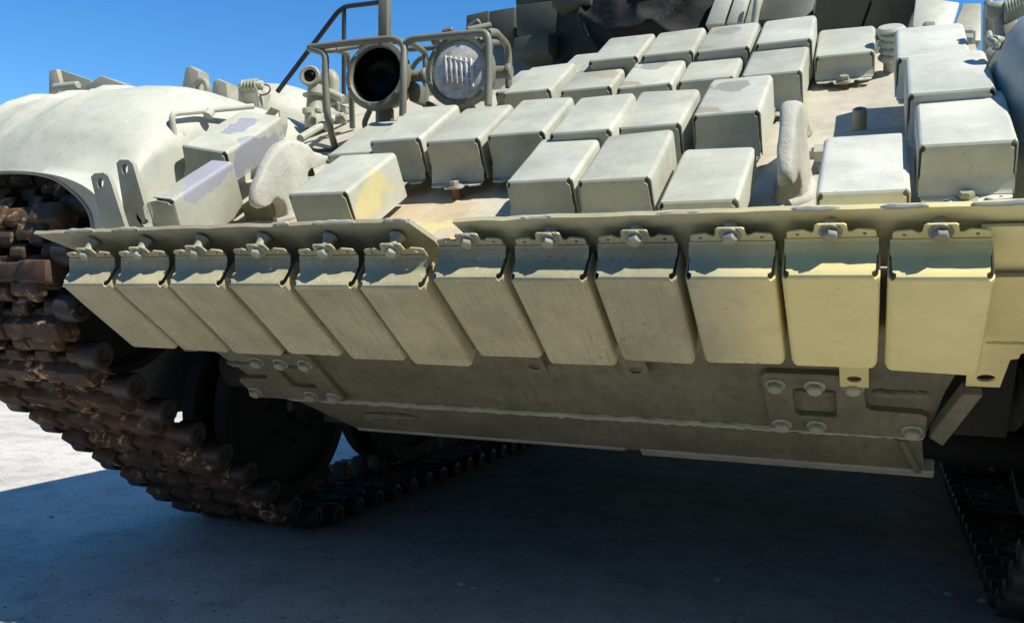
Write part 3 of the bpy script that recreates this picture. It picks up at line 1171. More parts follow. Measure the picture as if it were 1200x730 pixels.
# ---- wheels
def wheel(x0, sx, y, z, r, name, wd=0.07, tyre=0.045):
    m = MB()
    o = None
    for k in (0, 1):
        off = sx * (0.075 + k * 0.145) + x0
        fr_ = axis_frame((off, y, z), (sx, 0, 0))
        rr_ = r - tyre
        m.lathe([(0, -0.02), (0.09, -0.02), (0.12, -0.005), (0.2, 0.03), (rr_ - 0.04, 0.035), (rr_ - 0.02, 0.0), (rr_, 0.0), (rr_, wd), (rr_ - 0.02, wd), (rr_ - 0.05, 0.055), (0.2, 0.05), (0.1, wd), (0, wd)], fr_, 36)
    o = part(m, name, 'wheel')
    if tyre > 0:
        for k in (0, 1):
            off = sx * (0.075 + k * 0.145) + x0
            fr_ = axis_frame((off, y, z), (sx, 0, 0))
            mm = MB()
            mm.lathe([(r - tyre + 0.001, 0.002), (r - 0.008, 0.002), (r, 0.010), (r, wd - 0.010), (r - 0.008, wd - 0.002), (r - tyre + 0.001, wd - 0.002)], fr_, 40)
            mm.obj('tyre', 'rubber', o)
    mm = MB()
    fr_ = axis_frame((x0 + sx * 0.03, y, z), (sx, 0, 0))
    mm.lathe([(0, -0.05), (0.05, -0.05), (0.075, -0.02), (0.085, 0.2), (0, 0.2)], fr_, 20)
    for k in range(8):
        a = 2 * pi * k / 8
        p = Vector((x0 + sx * 0.055, y + 0.14 * cos(a), z + 0.14 * sin(a)))
        mm.cyl(p, p + Vector((sx * 0.05, 0, 0)), 0.016, 6)
    mm.obj('hub', 'wheel', o)
    return o


for sx in (-1, 1):
    xi = CX + sx * 1.23
    wheel(xi, sx, 0.455, 0.925, 0.290, 'idler_wheel', 0.075, 0.0)
    for y in (1.30, 2.26, 3.22, 4.18, 5.15):
        wheel(xi, sx, y, 0.455, 0.378, 'road_wheel')
    wheel(xi, sx, 5.95, 0.90, 0.30, 'drive_sprocket', 0.075, 0.0)
    for (y, z) in ((1.30, 0.455), (0.455, 0.925), (2.26, 0.455), (3.22, 0.455), (4.18, 0.455), (5.15, 0.455)):
        m = MB()
        m.cyl((CX + sx * 0.86, y, z + 0.02), (xi + sx * 0.08, y, z), 0.06, 16, 0.01)
        part(m, 'axle_arm', 'wheel')
    m = MB()
    m.cyl((CX + sx * 0.93, 0.70, 0.66), (CX + sx * 1.09, 0.70, 0.66), 0.075, 20, 0.012)
    part(m, 'idler_crank', 'wheel')

# ---- tow hooks
HOOK = [(0.405, 0.112), (0.45, 0.130), (0.483, 0.134), (0.524, 0.128), (0.562, 0.112), (0.584, 0.092), (0.597, 0.068), (0.628, 0.047), (0.645, 0.030), (0.638, 0.016), (0.601, 0.022), (0.563, 0.034),
        (0.542, 0.030), (0.529, 0.012), (0.524, -0.008), (0.524, -0.025), (0.535, -0.055), (0.385, -0.055), (0.404, -0.030), (0.408, -0.010), (0.403, 0.008), (0.390, 0.021), (0.374, 0.024), (0.353, 0.017), (0.331, 0.020), (0.316, 0.037), (0.318, 0.052), (0.339, 0.074), (0.371, 0.092)]


def hook(x):
    m = MB()
    s_m, h_m = 0.47, 0.0
    pts = [(s - s_m, h) for s, h in HOOK]
    # body thicker at the foot than at the rim: three layers each way
    n = len(pts)
    cx_ = sum(p[0] for p in pts) / n
    ch_ = sum(p[1] for p in pts) / n
    rings = []
    for (tx, k) in ((-0.025, 0.86), (-0.021, 0.96), (-0.010, 1.0), (0.010, 1.0), (0.021, 0.96), (0.025, 0.86)):
        ring = []
        for s, h in pts:
            th = (0.62 + 0.5 * max(0, min(1, (s + s_m - 0.33) / 0.16))) * (1.0 + 0.35 * max(0, min(1, (0.03 - h) / 0.08))) * (1 - 0.25 * max(0, min(1, (h - 0.08) / 0.05)))
            ring.append(Vector((tx * th, cx_ + (s - cx_) * k, ch_ + (h - ch_) * k)))
        rings.append(ring)
    m.grid(rings, close_u=True)
    e0 = [v for v in m.b.verts if abs(v.co.x) > 0.0259 and v.co.x < 0]
    bmesh.ops.holes_fill(m.b, edges=[e for e in m.b.edges if e.is_boundary])
    bmesh.ops.triangulate(m.b, faces=[f for f in m.b.faces if len(f.verts) > 4])
    bmesh.ops.recalc_face_normals(m.b, faces=m.b.faces)
    bmesh.ops.subdivide_edges(m.b, edges=m.b.edges[:], cuts=1, use_grid_fill=True)
    bmesh.ops.smooth_vert(m.b, verts=m.b.verts, factor=0.22, use_axis_x=True, use_axis_y=True, use_axis_z=True)
    for v in m.b.verts:
        v.co += Vector(noise.noise_vector(v.co * 30 + Vector((x, 0, 0)))) * 0.0022
    mw = frame(gp(x, s_m, 0), EX, DU, NU)
    o = part(m, 'tow_hook', 'cast', mw, 60)
    # spring catch across the mouth
    m = MB()
    m.tube([gp(x + 0.0, 0.632, 0.034), gp(x + 0.006, 0.67, 0.012), gp(x + 0.012, 0.71, -0.012)], [0.011, 0.010, 0.015], 10)
    m.obj('spring_catch', 'cast', o, None, 40)
    m = MB()
    m.cyl(gp(x - 0.03, 0.545, 0.0), gp(x + 0.055, 0.545, 0.0), 0.013, 14, 0.002)
    m.cyl(gp(x + 0.04, 0.545, 0.0), gp(x + 0.058, 0.545, 0.0), 0.020, 6)
    m.obj('catch_pin', 'cast', o, None, 40)
    # weld fillet round the foot
    m = MB()
    pts = [gp(x - 0.034, 0.42, HG), gp(x - 0.036, 0.50, HG), gp(x, 0.54, HG), gp(x + 0.036, 0.50, HG), gp(x + 0.036, 0.41, HG), gp(x, 0.385, HG)]
    m.tube(pts, 0.012, 8, 0.02, 4, closed=False)
    m.obj('weld_bead', 'cast', o, None, 60)
    return o


hook(-0.585)
hook(0.69)

# ---- lifting lugs at the left end of the plank
m = MB()


def flat_poly(pts, th):
    """outline given as points of one upright plane y = const -> x, z pairs"""
    return [(p[0], p[2]) for p in pts]


def lug(outline, hole, y, th, name='hinge_lug'):
    m = MB()
    fr_ = Matrix(((1, 0, 0, 0), (0, 0, -1, y), (0, 1, 0, 0), (0, 0, 0, 1)))
    m.plate([[(p[0], p[2]) for p in outline], [(hole[0] + hole[3] * 0.9 * cos(-2 * pi * k / 14), hole[2] + hole[3] * 1.15 * sin(-2 * pi * k / 14)) for k in range(14)]], -th, fr_, 0.0)
    return part(m, name, 'fitting')


lug([(-0.908, 0.100, 1.153), (-0.897, 0.100, 1.161), (-0.868, 0.100, 1.162), (-0.851, 0.100, 1.153), (-0.840, 0.100, 1.133), (-0.789, 0.100, 1.015), (-0.864, 0.100, 1.016)], (*(-0.876, 0.100, 1.137), 0.0115), 0.05, 0.013)
lug([(-0.879, 0.150, 1.193), (-0.868, 0.150, 1.201), (-0.839, 0.150, 1.199), (-0.825, 0.150, 1.188), (-0.760, 0.150, 1.018), (-0.841, 0.150, 1.020)], (*(-0.851, 0.150, 1.177), 0.0115), 0.10, 0.013)
m = MB()
a0, a1, b0_, b1 = Vector((-0.811, 0.100, 1.067)), Vector((-0.795, 0.100, 1.048)), Vector((-0.805, 0.150, 1.098)), Vector((-0.788, 0.150, 1.097))
m.hull8([a0 - Vector((0, 0, .012)), a1 - Vector((0, 0, .012)), b1 - Vector((0, 0, .012)), b0_ - Vector((0, 0, .012)), a0, a1, b1, b0_])
part(m, 'lug_brace', 'fitting')

# ---- grab rod and strap beside the left mudguard
m = MB()
m.tube([(-0.915, 0.33, 1.298), (-0.915, 0.315, 1.362), (-0.875, 0.60, 1.440)], 0.0085, 10, 0.02)
m.cyl((-0.890, 0.426, 1.375), (-0.890, 0.439, 1.394), 0.014, 10, 0.002)
part(m, 'grab_rod', 'armour')
m = MB()
hp = [(-0.841, 0.620, 1.405), (-0.810, 0.620, 1.433), (-0.778, 0.620, 1.421), (-0.775, 0.620, 1.383), (-0.784, 0.620, 1.348)]
hp = [Vector(p) for p in hp]
rows = []
for k in range(25):
    t = k / 24 * (len(hp) - 1)
    i = min(int(t), len(hp) - 2)
    p = hp[i].lerp(hp[i + 1], t - i)
    rows.append([p + Vector((-0.0, -0.018, 0)), p + Vector((0, 0.018, 0))])
m.grid(rows)
m.thicken(0.004)
part(m, 'strap_loop', 'armour')
m = MB()
m.hull8([gp(-0.70, 0.40, HG), gp(-0.60, 0.40, HG), gp(-0.60, 0.62, HG), gp(-0.70, 0.62, HG), gp(-0.70, 0.40, 0.0), gp(-0.60, 0.40, 0.02), gp(-0.60, 0.62, 0.02), gp(-0.70, 0.62, 0.0)], 0.004)
part(m, 'block_bracket', 'hull')

# ---- fittings behind the left mudguard, seen against the sky
Yb = 1.15


def poly_slab(pix, depth, name, mat, bev=0.004, label=None):
    """solid with a front outline (points of one upright plane) and real depth"""
    m = MB()
    y = pix[0][1]
    fr_ = Matrix(((1, 0, 0, 0), (0, 0, -1, y + depth / 2), (0, 1, 0, 0), (0, 0, 0, 1)))
    m.prism([(p[0], p[2]) for p in pix], fr_, depth, bev)
    return part(m, name, mat, None, 35, label)


poly_slab([(-2.353, 1.100, 1.610), (-2.354, 1.100, 1.814), (-2.309, 1.100, 1.817), (-2.289, 1.100, 1.758), (-2.328, 1.100, 1.609)], 0.09, 'stowage_bracket', 'fitting')
poly_slab([(-2.347, 1.120, 1.614), (-2.324, 1.120, 1.823), (-2.137, 1.120, 1.760), (-2.136, 1.120, 1.599)], 0.03, 'stowage_bracket', 'fitting')
m = MB()
m.cyl((-2.294, 1.080, 1.733), (-2.158, 1.080, 1.731), 0.016, 10, 0.003)
part(m, 'bracket_bar', 'armour')
poly_slab([(-2.141, 1.050, 1.585), (-2.085, 1.050, 1.714), (-2.001, 1.050, 1.748), (-1.874, 1.050, 1.702), (-1.846, 1.050, 1.563)], 0.10, 'armour_wedge', 'fitting')
poly_slab([(-1.567, 1.000, 1.532), (-1.520, 1.000, 1.722), (-1.499, 1.000, 1.726), (-1.458, 1.000, 1.703), (-1.437, 1.000, 1.523)], 0.06, 'periscope_cover', 'fitting', 0.008)
poly_slab([(-1.409, 1.000, 1.514), (-1.390, 1.000, 1.659), (-1.371, 1.000, 1.667), (-1.327, 1.000, 1.648), (-1.306, 1.000, 1.507)], 0.06, 'periscope_cover', 'fitting', 0.008)
m = MB()
ctr = Vector((-1.396, 0.950, 1.614))
m.tube([ctr + Vector((0.030 * cos(a), 0, 0.036 * sin(a))) for a in [pi * k / 8 for k in range(-3, 12)]], 0.012, 10)
part(m, 'lifting_eye', 'fitting', None, 50)
# shackle with spring
m = MB()
m.tube([(-1.218, 0.950, 1.539), (-1.215, 0.950, 1.581), (-1.219, 0.950, 1.605), (-1.208, 0.950, 1.622)], 0.010, 10, 0.01)
m.tube([(-1.129, 0.950, 1.532), (-1.136, 0.950, 1.574), (-1.144, 0.950, 1.598), (-1.155, 0.950, 1.620)], 0.012, 10, 0.01)
m.cyl((-1.222, 0.950, 1.614), (-1.122, 0.950, 1.611), 0.013, 12, 0.002)
part(m, 'shackle', 'armour', None, 45)
m = MB()
p0, p1 = Vector((-1.207, 0.950, 1.610)), Vector((-1.137, 0.950, 1.610))
pts = []
for k in range(61):
    t = k / 60
    a = t * 5 * 2 * pi
    pts.append(p0.lerp(p1, t) + Vector((0, 0.02 * cos(a), 0.02 * sin(a))))
m.tube(pts, 0.0045, 6)
part(m, 'coil_spring', 'fitting', None, 60)
m = MB()
m.tube([(-1.125, 0.940, 1.571), (-1.099, 0.940, 1.571), (-1.081, 0.940, 1.582), (-1.085, 0.940, 1.600), (-1.107, 0.940, 1.607)], 0.003, 6, 0.01)
part(m, 'cotter_ring', 'rusty_stud', None, 60)
m = MB()
c1, c2 = Vector((-1.253, 1.000, 1.620)), Vector((-1.169, 1.000, 1.546))
m.box((c1.x, 0.98, 1.50), (c2.x, 1.06, c1.z - 0.01), 0.01)
part(m, 'shackle_block', 'fitting')

# rounded driver's hood behind
m = MB()
rows = []
c0 = Vector((-1.306, 1.250, 1.530))
for i in range(13):
    ph = (pi / 2) * i / 12
    rows.append([c0 + Vector((0.26 * cos(ph) * cos(th), 0.26 * cos(ph) * sin(th), 0.16 * sin(ph))) for th in [2 * pi * k / 32 for k in range(32)]])
m.grid(rows, close_u=True)
low = []
part(m, 'cast_hood', 'armour', None, 60)
m = MB()
m.lathe([(0.30, -0.30), (0.285, -0.02), (0.262, 0.0), (0, 0)], Matrix.Translation(c0), 32)
part(m, 'hood_skirt', 'fitting', None, 40)

# left roof edge slope under the fittings, between mudguard and glacis
m = MB()
m.hull8([(-1.00, 0.55, 1.20), (-0.72, 0.75, 1.20), (-0.72, 1.6, 1.50), (-1.00, 1.6, 1.50), (-1.00, 0.75, 1.36), (-0.72, 0.86, 1.33), (-0.72, 1.6, 1.60), (-1.00, 1.6, 1.60)], 0.01)
part(m, 'track_shelf', 'armour')

# ---- small marker lamp on its post
yl = 0.92
pc = Vector((-0.900, 0.920, 1.610))
ax = (Vector((0.35, -1, 0.02))).normalized()
m = MB()
fr_ = axis_frame(pc - ax * 0.05, ax)
m.lathe([(0, 0), (0.026, 0), (0.032, 0.01), (0.032, 0.046), (0.035, 0.048), (0.035, 0.060), (0.030, 0.064), (0.021, 0.062), (0.021, 0.052)], fr_, 24)
ml = part(m, 'marker_lamp', 'fitting', None, 40)
m = MB()
m.lathe([(0.021, 0.052), (0.014, 0.060), (0, 0.064)], fr_, 20)
m.obj('lens', 'ir_glass', ml, None, 60)
m = MB()
pt, pb_ = Vector((-0.897, 0.940, 1.586)), Vector((-0.896, 0.940, 1.437))
L = pt.z - pb_.z
m.lathe([(0.034, 0), (0.034, 0.05), (0.030, 0.055), (0.027, L * 0.72), (0.040, L * 0.74), (0.042, L * 0.78), (0.026, L * 0.80), (0.024, L)], Matrix.Translation(pb_), 20)
m.tube([(-0.888, 0.970, 1.621), (-0.853, 0.970, 1.624), (-0.843, 0.970, 1.603), (-0.845, 0.970, 1.525)], 0.021, 12, 0.02)
m.obj('lamp_post', 'fitting', ml, None, 40)
for (px0, px1) in (((-0.912, 0.900, 1.492), (-0.879, 0.960, 1.439)), ((-0.894, 0.980, 1.557), (-0.886, 1.060, 1.530)), ((-0.859, 1.000, 1.536), (-0.850, 1.080, 1.511)), ((-0.828, 0.960, 1.487), (-0.817, 1.020, 1.464))):
    a_, b_ = Vector(px0), Vector(px1)
    m = MB()
    m.box((a_.x, a_.y, b_.z), (b_.x, b_.y, a_.z), 0.008)
    m.obj('clamp', 'fitting', ml, None, 35)
for (p, q_, r_) in (((-0.898, 0.900, 1.480), (-0.898, 0.900, 1.500), 0.016), ((-0.854, 0.900, 1.480), (-0.854, 0.900, 1.496), 0.012), ((-0.800, 0.930, 1.462), (-0.770, 0.930, 1.468), 0.016), ((-0.852, 0.950, 1.561), (-0.791, 0.950, 1.533), 0.014)):
    m = MB()
    m.cyl(p, q_, r_, 12, 0.003)
    m.obj('clamp_bolt', 'fitting', ml, None, 35)
# stay running down to the glacis
m = MB()
m.tube([(-0.791, 0.720, 1.359), (-0.810, 0.920, 1.464)], 0.013, 10)
part(m, 'stay_rod', 'armour')

# ---- rail behind the lamps
m = MB()
m.tube([(-1.099, 1.000, 1.594), (-0.848, 1.000, 1.845), (-0.818, 1.000, 1.859), (-0.676, 1.000, 1.856)], 0.0085, 8, 0.03)
m.tube([(-0.824, 1.000, 1.857), (-0.822, 1.000, 1.559)], 0.0075, 8)
part(m, 'hand_rail', 'black')
m = MB()
a_, b_ = Vector((-0.683, 1.000, 1.882)), Vector((-0.649, 1.000, 1.719))
m.box((a_.x, 0.99, b_.z), (b_.x, 1.02, a_.z), 0.002)
part(m, 'rail_post', 'guard')


# ---- headlights
def headlight(c, glass, axis, kind):
    c = Vector(c)
    ax = Vector(axis).normalized()
    fr_ = axis_frame(c, ax)
    R_ = 0.097
    m = MB()
    m.lathe([(0, -0.15), (0.035, -0.15), (0.05, -0.135), (0.075, -0.10), (0.090, -0.06), (0.094, -0.028), (0.094, -0.006)], fr_, 40)
    hd = part(m, 'headlight', 'guard', None, 40, label='headlight with black glass' if kind else 'headlight with clear dusty glass')
    m = MB()
    m.lathe([(0.094, -0.030), (0.103, -0.028), (0.105, -0.022), (0.105, 0.0), (0.101, 0.007), (0.088, 0.008), (0.084, 0.004), (0.083, -0.004)], fr_, 48)
    for k in range(6):
        a = 2 * pi * k / 6 + 0.35
        m.cyl(fr_ @ Vector((0.0945 * cos(a), 0.0945 * sin(a), 0.006)), fr_ @ Vector((0.0945 * cos(a), 0.0945 * sin(a), 0.0105)), 0.0052, 8, 0.001)
    m.obj('bezel', 'guard', hd, None, 35)
    m = MB()
    if kind:
        m.lathe([(0.0845, -0.002), (0.080, -0.012), (0.074, -0.040), (0.055, -0.062), (0.025, -0.074), (0, -0.077)], fr_, 48)
    else:
        m.lathe([(0.0845, 0.0), (0.07, 0.006), (0.045, 0.011), (0.02, 0.0135), (0, 0.014)], fr_, 48)
    gl = m.obj('lens', glass, hd, None, 60)
    if not kind:
        m = MB()
        for k in range(6):
            x = -0.034 + k * 0.0155
            m.tube([fr_ @ Vector((x - 0.004, 0.043 - 0.003 * k, 0.0105)), fr_ @ Vector((x, 0.005, 0.0145 - abs(x) * 0.04)), fr_ @ Vector((x + 0.004, -0.032 - 0.004 * k, 0.0125))], [0.004, 0.0058, 0.004], 6)
        for y in (0.025, 0.0, -0.022):
            m.tube([fr_ @ Vector((-0.032, y + 0.012, 0.0115)), fr_ @ Vector((0.012, y - 0.002, 0.0142)), fr_ @ Vector((0.050, y - 0.010, 0.0105))], 0.0032, 6)
        m.obj('lens_rib', 'lens_rib', hd, None, 60)
    # bracket below and cable gland at the side
    m = MB()
    rt = fr_.to_3x3() @ Vector((1, 0, 0))
    m.cyl(c + Vector((0, 0.05, -0.09)), c + Vector((0, 0.05, -0.17)), 0.028, 14, 0.004)
    m.obj('bracket', 'guard', hd, None, 40)
    m = MB()
    m.cyl(c + Vector((0.085, 0.05, 0.0)), c + Vector((0.125, 0.06, 0.0)), 0.017, 14, 0.004)
    m.cyl(c + Vector((0.122, 0.06, 0.0)), c + Vector((0.138, 0.062, 0.0)), 0.024, 12, 0.004)
    m.obj('cable_gland', 'guard', hd, None, 40)
    m = MB()
    m.tube([c + Vector((-0.06, 0.06, -0.09)), c + Vector((-0.09, 0.07, -0.13)), c + Vector((-0.05, 0.09, -0.19))], 0.009, 8, 0.02)
    m.obj('cable', 'guard', hd, None, 40)
    return hd


headlight((-0.532, 0.740, 1.537), 'ir_glass', (0.02, -1, 0.06), True)
headlight((-0.256, 0.740, 1.523), 'lens', (0.06, -1, -0.02), False)
for (px0, px1) in (((-0.453, 0.790, 1.524), (-0.431, 0.870, 1.462)), ((-0.413, 0.820, 1.468), (-0.394, 0.890, 1.445)), ((-0.266, 0.870, 1.500), (-0.256, 0.930, 1.474))):
    a_, b_ = Vector(px0), Vector(px1)
    m = MB()
    m.box((a_.x, a_.y, b_.z), (b_.x, b_.y, a_.z), 0.01)
    part(m, 'junction_box', 'guard')

# cage round the lamps
gy = 0.80
gb = 1.06
m = MB()
tr = 0.0105
m.tube([(-0.725, 0.670, 1.619), (-0.551, 0.670, 1.618), (-0.430, 0.670, 1.614), (-0.396, 0.670, 1.594), (-0.386, 0.650, 1.496), (-0.394, 0.660, 1.387)], tr, 10, 0.03)
m.tube([(-0.725, 0.670, 1.617), (-0.664, 0.670, 1.597), (-0.666, 0.670, 1.527), (-0.656, 0.670, 1.404), (-0.707, 0.790, 1.323)], tr, 10, 0.025)
m.tube([(-0.725, 0.670, 1.619), (-0.689, 0.710, 1.616), (-0.639, 0.830, 1.662), (-0.466, 0.750, 1.634)], tr * 0.9, 10, 0.03)
m.tube([(-0.675, 0.730, 1.625), (-0.706, 0.850, 1.648), (-0.709, 0.870, 1.580), (-0.753, 0.950, 1.434)], tr * 0.9, 10, 0.03)
m.tube([(-0.396, 0.670, 1.592), (-0.374, 0.670, 1.606), (-0.243, 0.670, 1.603), (-0.139, 0.670, 1.599), (-0.131, 0.670, 1.570), (-0.125, 0.660, 1.486), (-0.122, 0.650, 1.393)], tr, 10, 0.03)
m.tube([(-0.134, 0.670, 1.596), (-0.140, 0.730, 1.619), (-0.164, 0.870, 1.625), (-0.166, 0.890, 1.596), (-0.165, 0.890, 1.501)], tr, 10, 0.03)
m.tube([(-0.391, 0.690, 1.607), (-0.439, 0.870, 1.629), (-0.435, 0.870, 1.581), (-0.434, 0.870, 1.454)], tr * 0.9, 10, 0.03)
m.tube([(-0.499, 0.870, 1.645), (-0.433, 0.870, 1.641), (-0.216, 0.870, 1.636), (-0.175, 0.870, 1.631)], tr * 0.8, 8)
m.tube([(-0.515, 0.920, 1.596), (-0.491, 0.920, 1.626), (-0.460, 0.920, 1.634)], tr * 0.8, 8, 0.02)
m.tube([(-0.131, 0.670, 1.570), (-0.164, 0.820, 1.619)], tr * 0.8, 8)
part(m, 'lamp_guard', 'guard', None, 50)
m = MB()
for (x, y, yy) in ((519, 38, 0.86), (512, 44, 0.84), (545, 41, 0.86), (562, 52, 0.83)):
    pass
a_ = Vector((-0.302, 0.690, 1.595))
for (p, q_) in (((-0.316, 0.690, 1.594), (-0.291, 0.690, 1.603)), ((-0.171, 0.690, 1.590), (-0.158, 0.690, 1.572)), ((-0.304, 0.730, 1.635), (-0.271, 0.730, 1.637)), ((-0.263, 0.820, 1.670), (-0.230, 0.820, 1.686)), ((-0.247, 0.770, 1.646), (-0.194, 0.820, 1.669))):
    m.cyl(p, q_, 0.010, 10, 0.002)
part(m, 'guard_clip', 'guard')
# cable on the glacis by the cage foot
m = MB()
m.tube([(-0.682, 0.758, 1.314), (-0.613, 0.689, 1.283), (-0.614, 0.735, 1.311), (-0.605, 0.782, 1.334)], 0.007, 8, 0.02)
m.tube([(-0.853, 0.804, 1.353), (-0.755, 0.760, 1.326), (-0.704, 0.759, 1.326), (-0.617, 0.777, 1.337)], 0.006, 8, 0.02)
part(m, 'lamp_cable', 'black', None, 60)
m = MB()
m.tube([(-0.590, 0.637, 1.264), (-0.514, 0.598, 1.263), (-0.498, 0.612, 1.272), (-0.508, 0.627, 1.258)], 0.006, 8, 0.02)
part(m, 'wire_clip', 'armour', None, 60)

# ---- fittings on the right of the glacis
m = MB()
m.lathe([(0.016, 0), (0.016, 0.05), (0.012, 0.052), (0.011, 0.046), (0, 0.046)], frame(gp(0.815, 0.79, HG), EX, DU, NU), 18)
part(m, 'pipe_stub', 'fitting')
m = MB()
m.plate([[(0.755, 0.60), (0.93, 0.60), (0.93, 0.77), (0.83, 0.77), (0.775, 0.75)]], 0.008, frame(gp(0, 0, HG), EX, DU, NU), 0.001)
part(m, 'doubler_plate', 'armour')
m = MB()
m.plate([[(0.735, 0.545), (0.752, 0.545), (0.76, 0.68), (0.743, 0.68)]], 0.022, frame(gp(0, 0, HG), EX, DU, NU), 0.001)
part(m, 'stop_bar', 'fitting')
# pile of washers and nuts
m = MB()
cS = Vector((0.882, 1.065, 1.494)) + NU * 0.03
for k in range(4):
    c_ = cS + NU * (0.019 * k) + EX * (0.003 * (k % 2))
    m.lathe([(0, 0), (0.026, 0), (0.031, 0.005), (0.031, 0.013), (0.026, 0.018), (0, 0.018)], frame(c_, EX, DU, NU), 8)
m.lathe([(0.017, 0), (0.017, 0.10)], frame(cS - NU * 0.03, EX, DU, NU), 14)
part(m, 'screw_stack', 'armour')
m = MB()
m.lathe([(0.034, 0.0), (0.037, 0.006), (0.030, 0.012), (0, 0.012)], frame(cS + NU * 0.078, EX, DU, NU), 18)
part(m, 'screw_cap', 'armour')
poly_slab([(0.960, 1.050, 1.576), (0.960, 1.050, 1.609), (0.966, 1.050, 1.616), (0.990, 1.050, 1.613), (0.993, 1.050, 1.572)], 0.04, 'catch_block', 'armour', 0.004)
m = MB()
fr_ = Matrix.Translation((1.007, 0.980, 1.542))
m.lathe([(0.013, -0.03), (0.026, -0.03), (0.028, 0.0), (0.026, 0.008), (0.014, 0.008), (0.013, -0.03)], fr_, 18)
part(m, 'pipe_collar', 'armour')
for (p, q_, r_) in (((1.039, 0.850, 1.519), (1.061, 0.850, 1.517), 0.016), ((1.035, 0.820, 1.495), (1.058, 0.820, 1.492), 0.013), ((0.858, 1.100, 1.618), (0.866, 1.100, 1.603), 0.014)):
    m = MB()
    m.cyl(p, q_, r_, 8, 0.002)
    part(m, 'cap_bolt', 'armour')
# coil spring and hook on the right mudguard
m = MB()
p0, p1 = Vector((1.099, 0.620, 1.485)), Vector((1.143, 0.620, 1.505))
pts = []
for k in range(97):
    t = k / 96
    a = t * 8 * 2 * pi
    pts.append(p0.lerp(p1, t) + Vector((0, 0.022 * cos(a), 0.022 * sin(a))))
m.tube(pts, 0.005, 6)
part(m, 'coil_spring', 'fitting', None, 60)
m = MB()
m.tube([(1.071, 0.640, 1.517), (1.076, 0.620, 1.495), (1.092, 0.620, 1.486), (1.089, 0.620, 1.461), (1.093, 0.620, 1.435)], 0.010, 8, 0.02)
m.cyl((1.066, 0.620, 1.496), (1.105, 0.620, 1.495), 0.017, 10, 0.003)
m.box(Vector((1.070, 0.700, 1.468)) - Vector((0.0, 0.0, 0.10)), Vector((1.135, 0.740, 1.538)), 0.01)
part(m, 'spring_catch', 'fitting', None, 45)
m = MB()
m.tube([(1.056, 0.480, 1.406), (1.057, 0.470, 1.393), (1.063, 0.460, 1.384), (1.069, 0.460, 1.378), (1.068, 0.460, 1.368)], 0.008, 8, 0.01)
m.cyl((1.063, 0.460, 1.384), (1.077, 0.480, 1.386), 0.013, 8, 0.002)
part(m, 'latch_hook', 'fitting', None, 45)
poly_slab([(1.058, 0.600, 1.386), (1.062, 0.600, 1.404), (1.075, 0.600, 1.417), (1.085, 0.600, 1.405), (1.088, 0.600, 1.376)], 0.05, 'latch_block', 'armour', 0.006)

# ---- turret
m = MB()
rows = []
for i in range(15):
    ph = radians(90) * i / 14
    rows.append([Vector((CX + 1.12 * (cos(ph) ** 0.6) * cos(th), 2.75 + 1.12 * (cos(ph) ** 0.6) * sin(th) * 1.05, 1.64 + 0.78 * sin(ph))) for th in [2 * pi * k / 64 for k in range(64)]])
m.grid(rows, close_u=True)
part(m, 'turret_shell', 'dark_paint', None, 60)


def tblock(front, depth, bev=0.006, mat='dark_paint', lean=0.0, name='reactive_armour_block'):
    m = MB()
    f = [Vector(p) for p in front]
    bk = [p + Vector((0.0, depth, lean)) for p in f]
    m.hull8(f + bk, bev)
    return part(m, name, mat)


tblock([(-0.754, 1.800, 2.007), (-0.651, 1.800, 2.013), (-0.652, 1.800, 2.080), (-0.755, 1.800, 2.071)], 0.25)
tblock([(-0.601, 1.700, 1.922), (-0.489, 1.700, 1.923), (-0.490, 1.700, 2.042), (-0.602, 1.700, 2.039)], 0.25)
tblock([(-0.448, 1.620, 1.899), (-0.272, 1.620, 1.886), (-0.273, 1.620, 2.016), (-0.453, 1.620, 2.019)], 0.20)
tblock([(-0.397, 1.460, 1.772), (-0.253, 1.460, 1.766), (-0.253, 1.460, 1.844), (-0.391, 1.460, 1.840)], 0.16)
tblock([(-0.253, 1.460, 1.766), (-0.212, 1.620, 1.796), (-0.213, 1.620, 1.860), (-0.253, 1.460, 1.844)], 0.16)
tblock([(-0.508, 1.750, 2.068), (-0.331, 1.750, 2.062), (-0.332, 1.750, 2.134), (-0.508, 1.750, 2.130)], 0.2)
tblock([(-0.222, 1.400, 1.913), (-0.076, 1.400, 1.901), (-0.071, 1.400, 1.960), (-0.226, 1.400, 1.980)], 0.15)
tblock([(0.655, 1.460, 1.747), (0.798, 1.460, 1.736), (0.842, 1.380, 1.832), (0.674, 1.380, 1.854)], 0.20)
tblock([(0.803, 1.460, 1.733), (0.931, 1.460, 1.710), (0.965, 1.380, 1.806), (0.846, 1.380, 1.831)], 0.20)
tblock([(0.941, 1.250, 1.665), (1.036, 1.250, 1.622), (1.071, 1.360, 1.753), (0.953, 1.360, 1.785)], 0.10, mat='armour')
tblock([(1.043, 1.350, 1.641), (1.127, 1.350, 1.631), (1.140, 1.500, 1.787), (1.089, 1.500, 1.793)], 0.10, mat='fitting')
# turret ring plate below the cover
m = MB()
m.lathe([(1.05, 0.0), (1.10, 0.0), (1.10, 0.05), (1.05, 0.05)], Matrix.Translation((CX, 2.75, 1.625)), 64)
part(m, 'turret_ring', 'dark_paint')
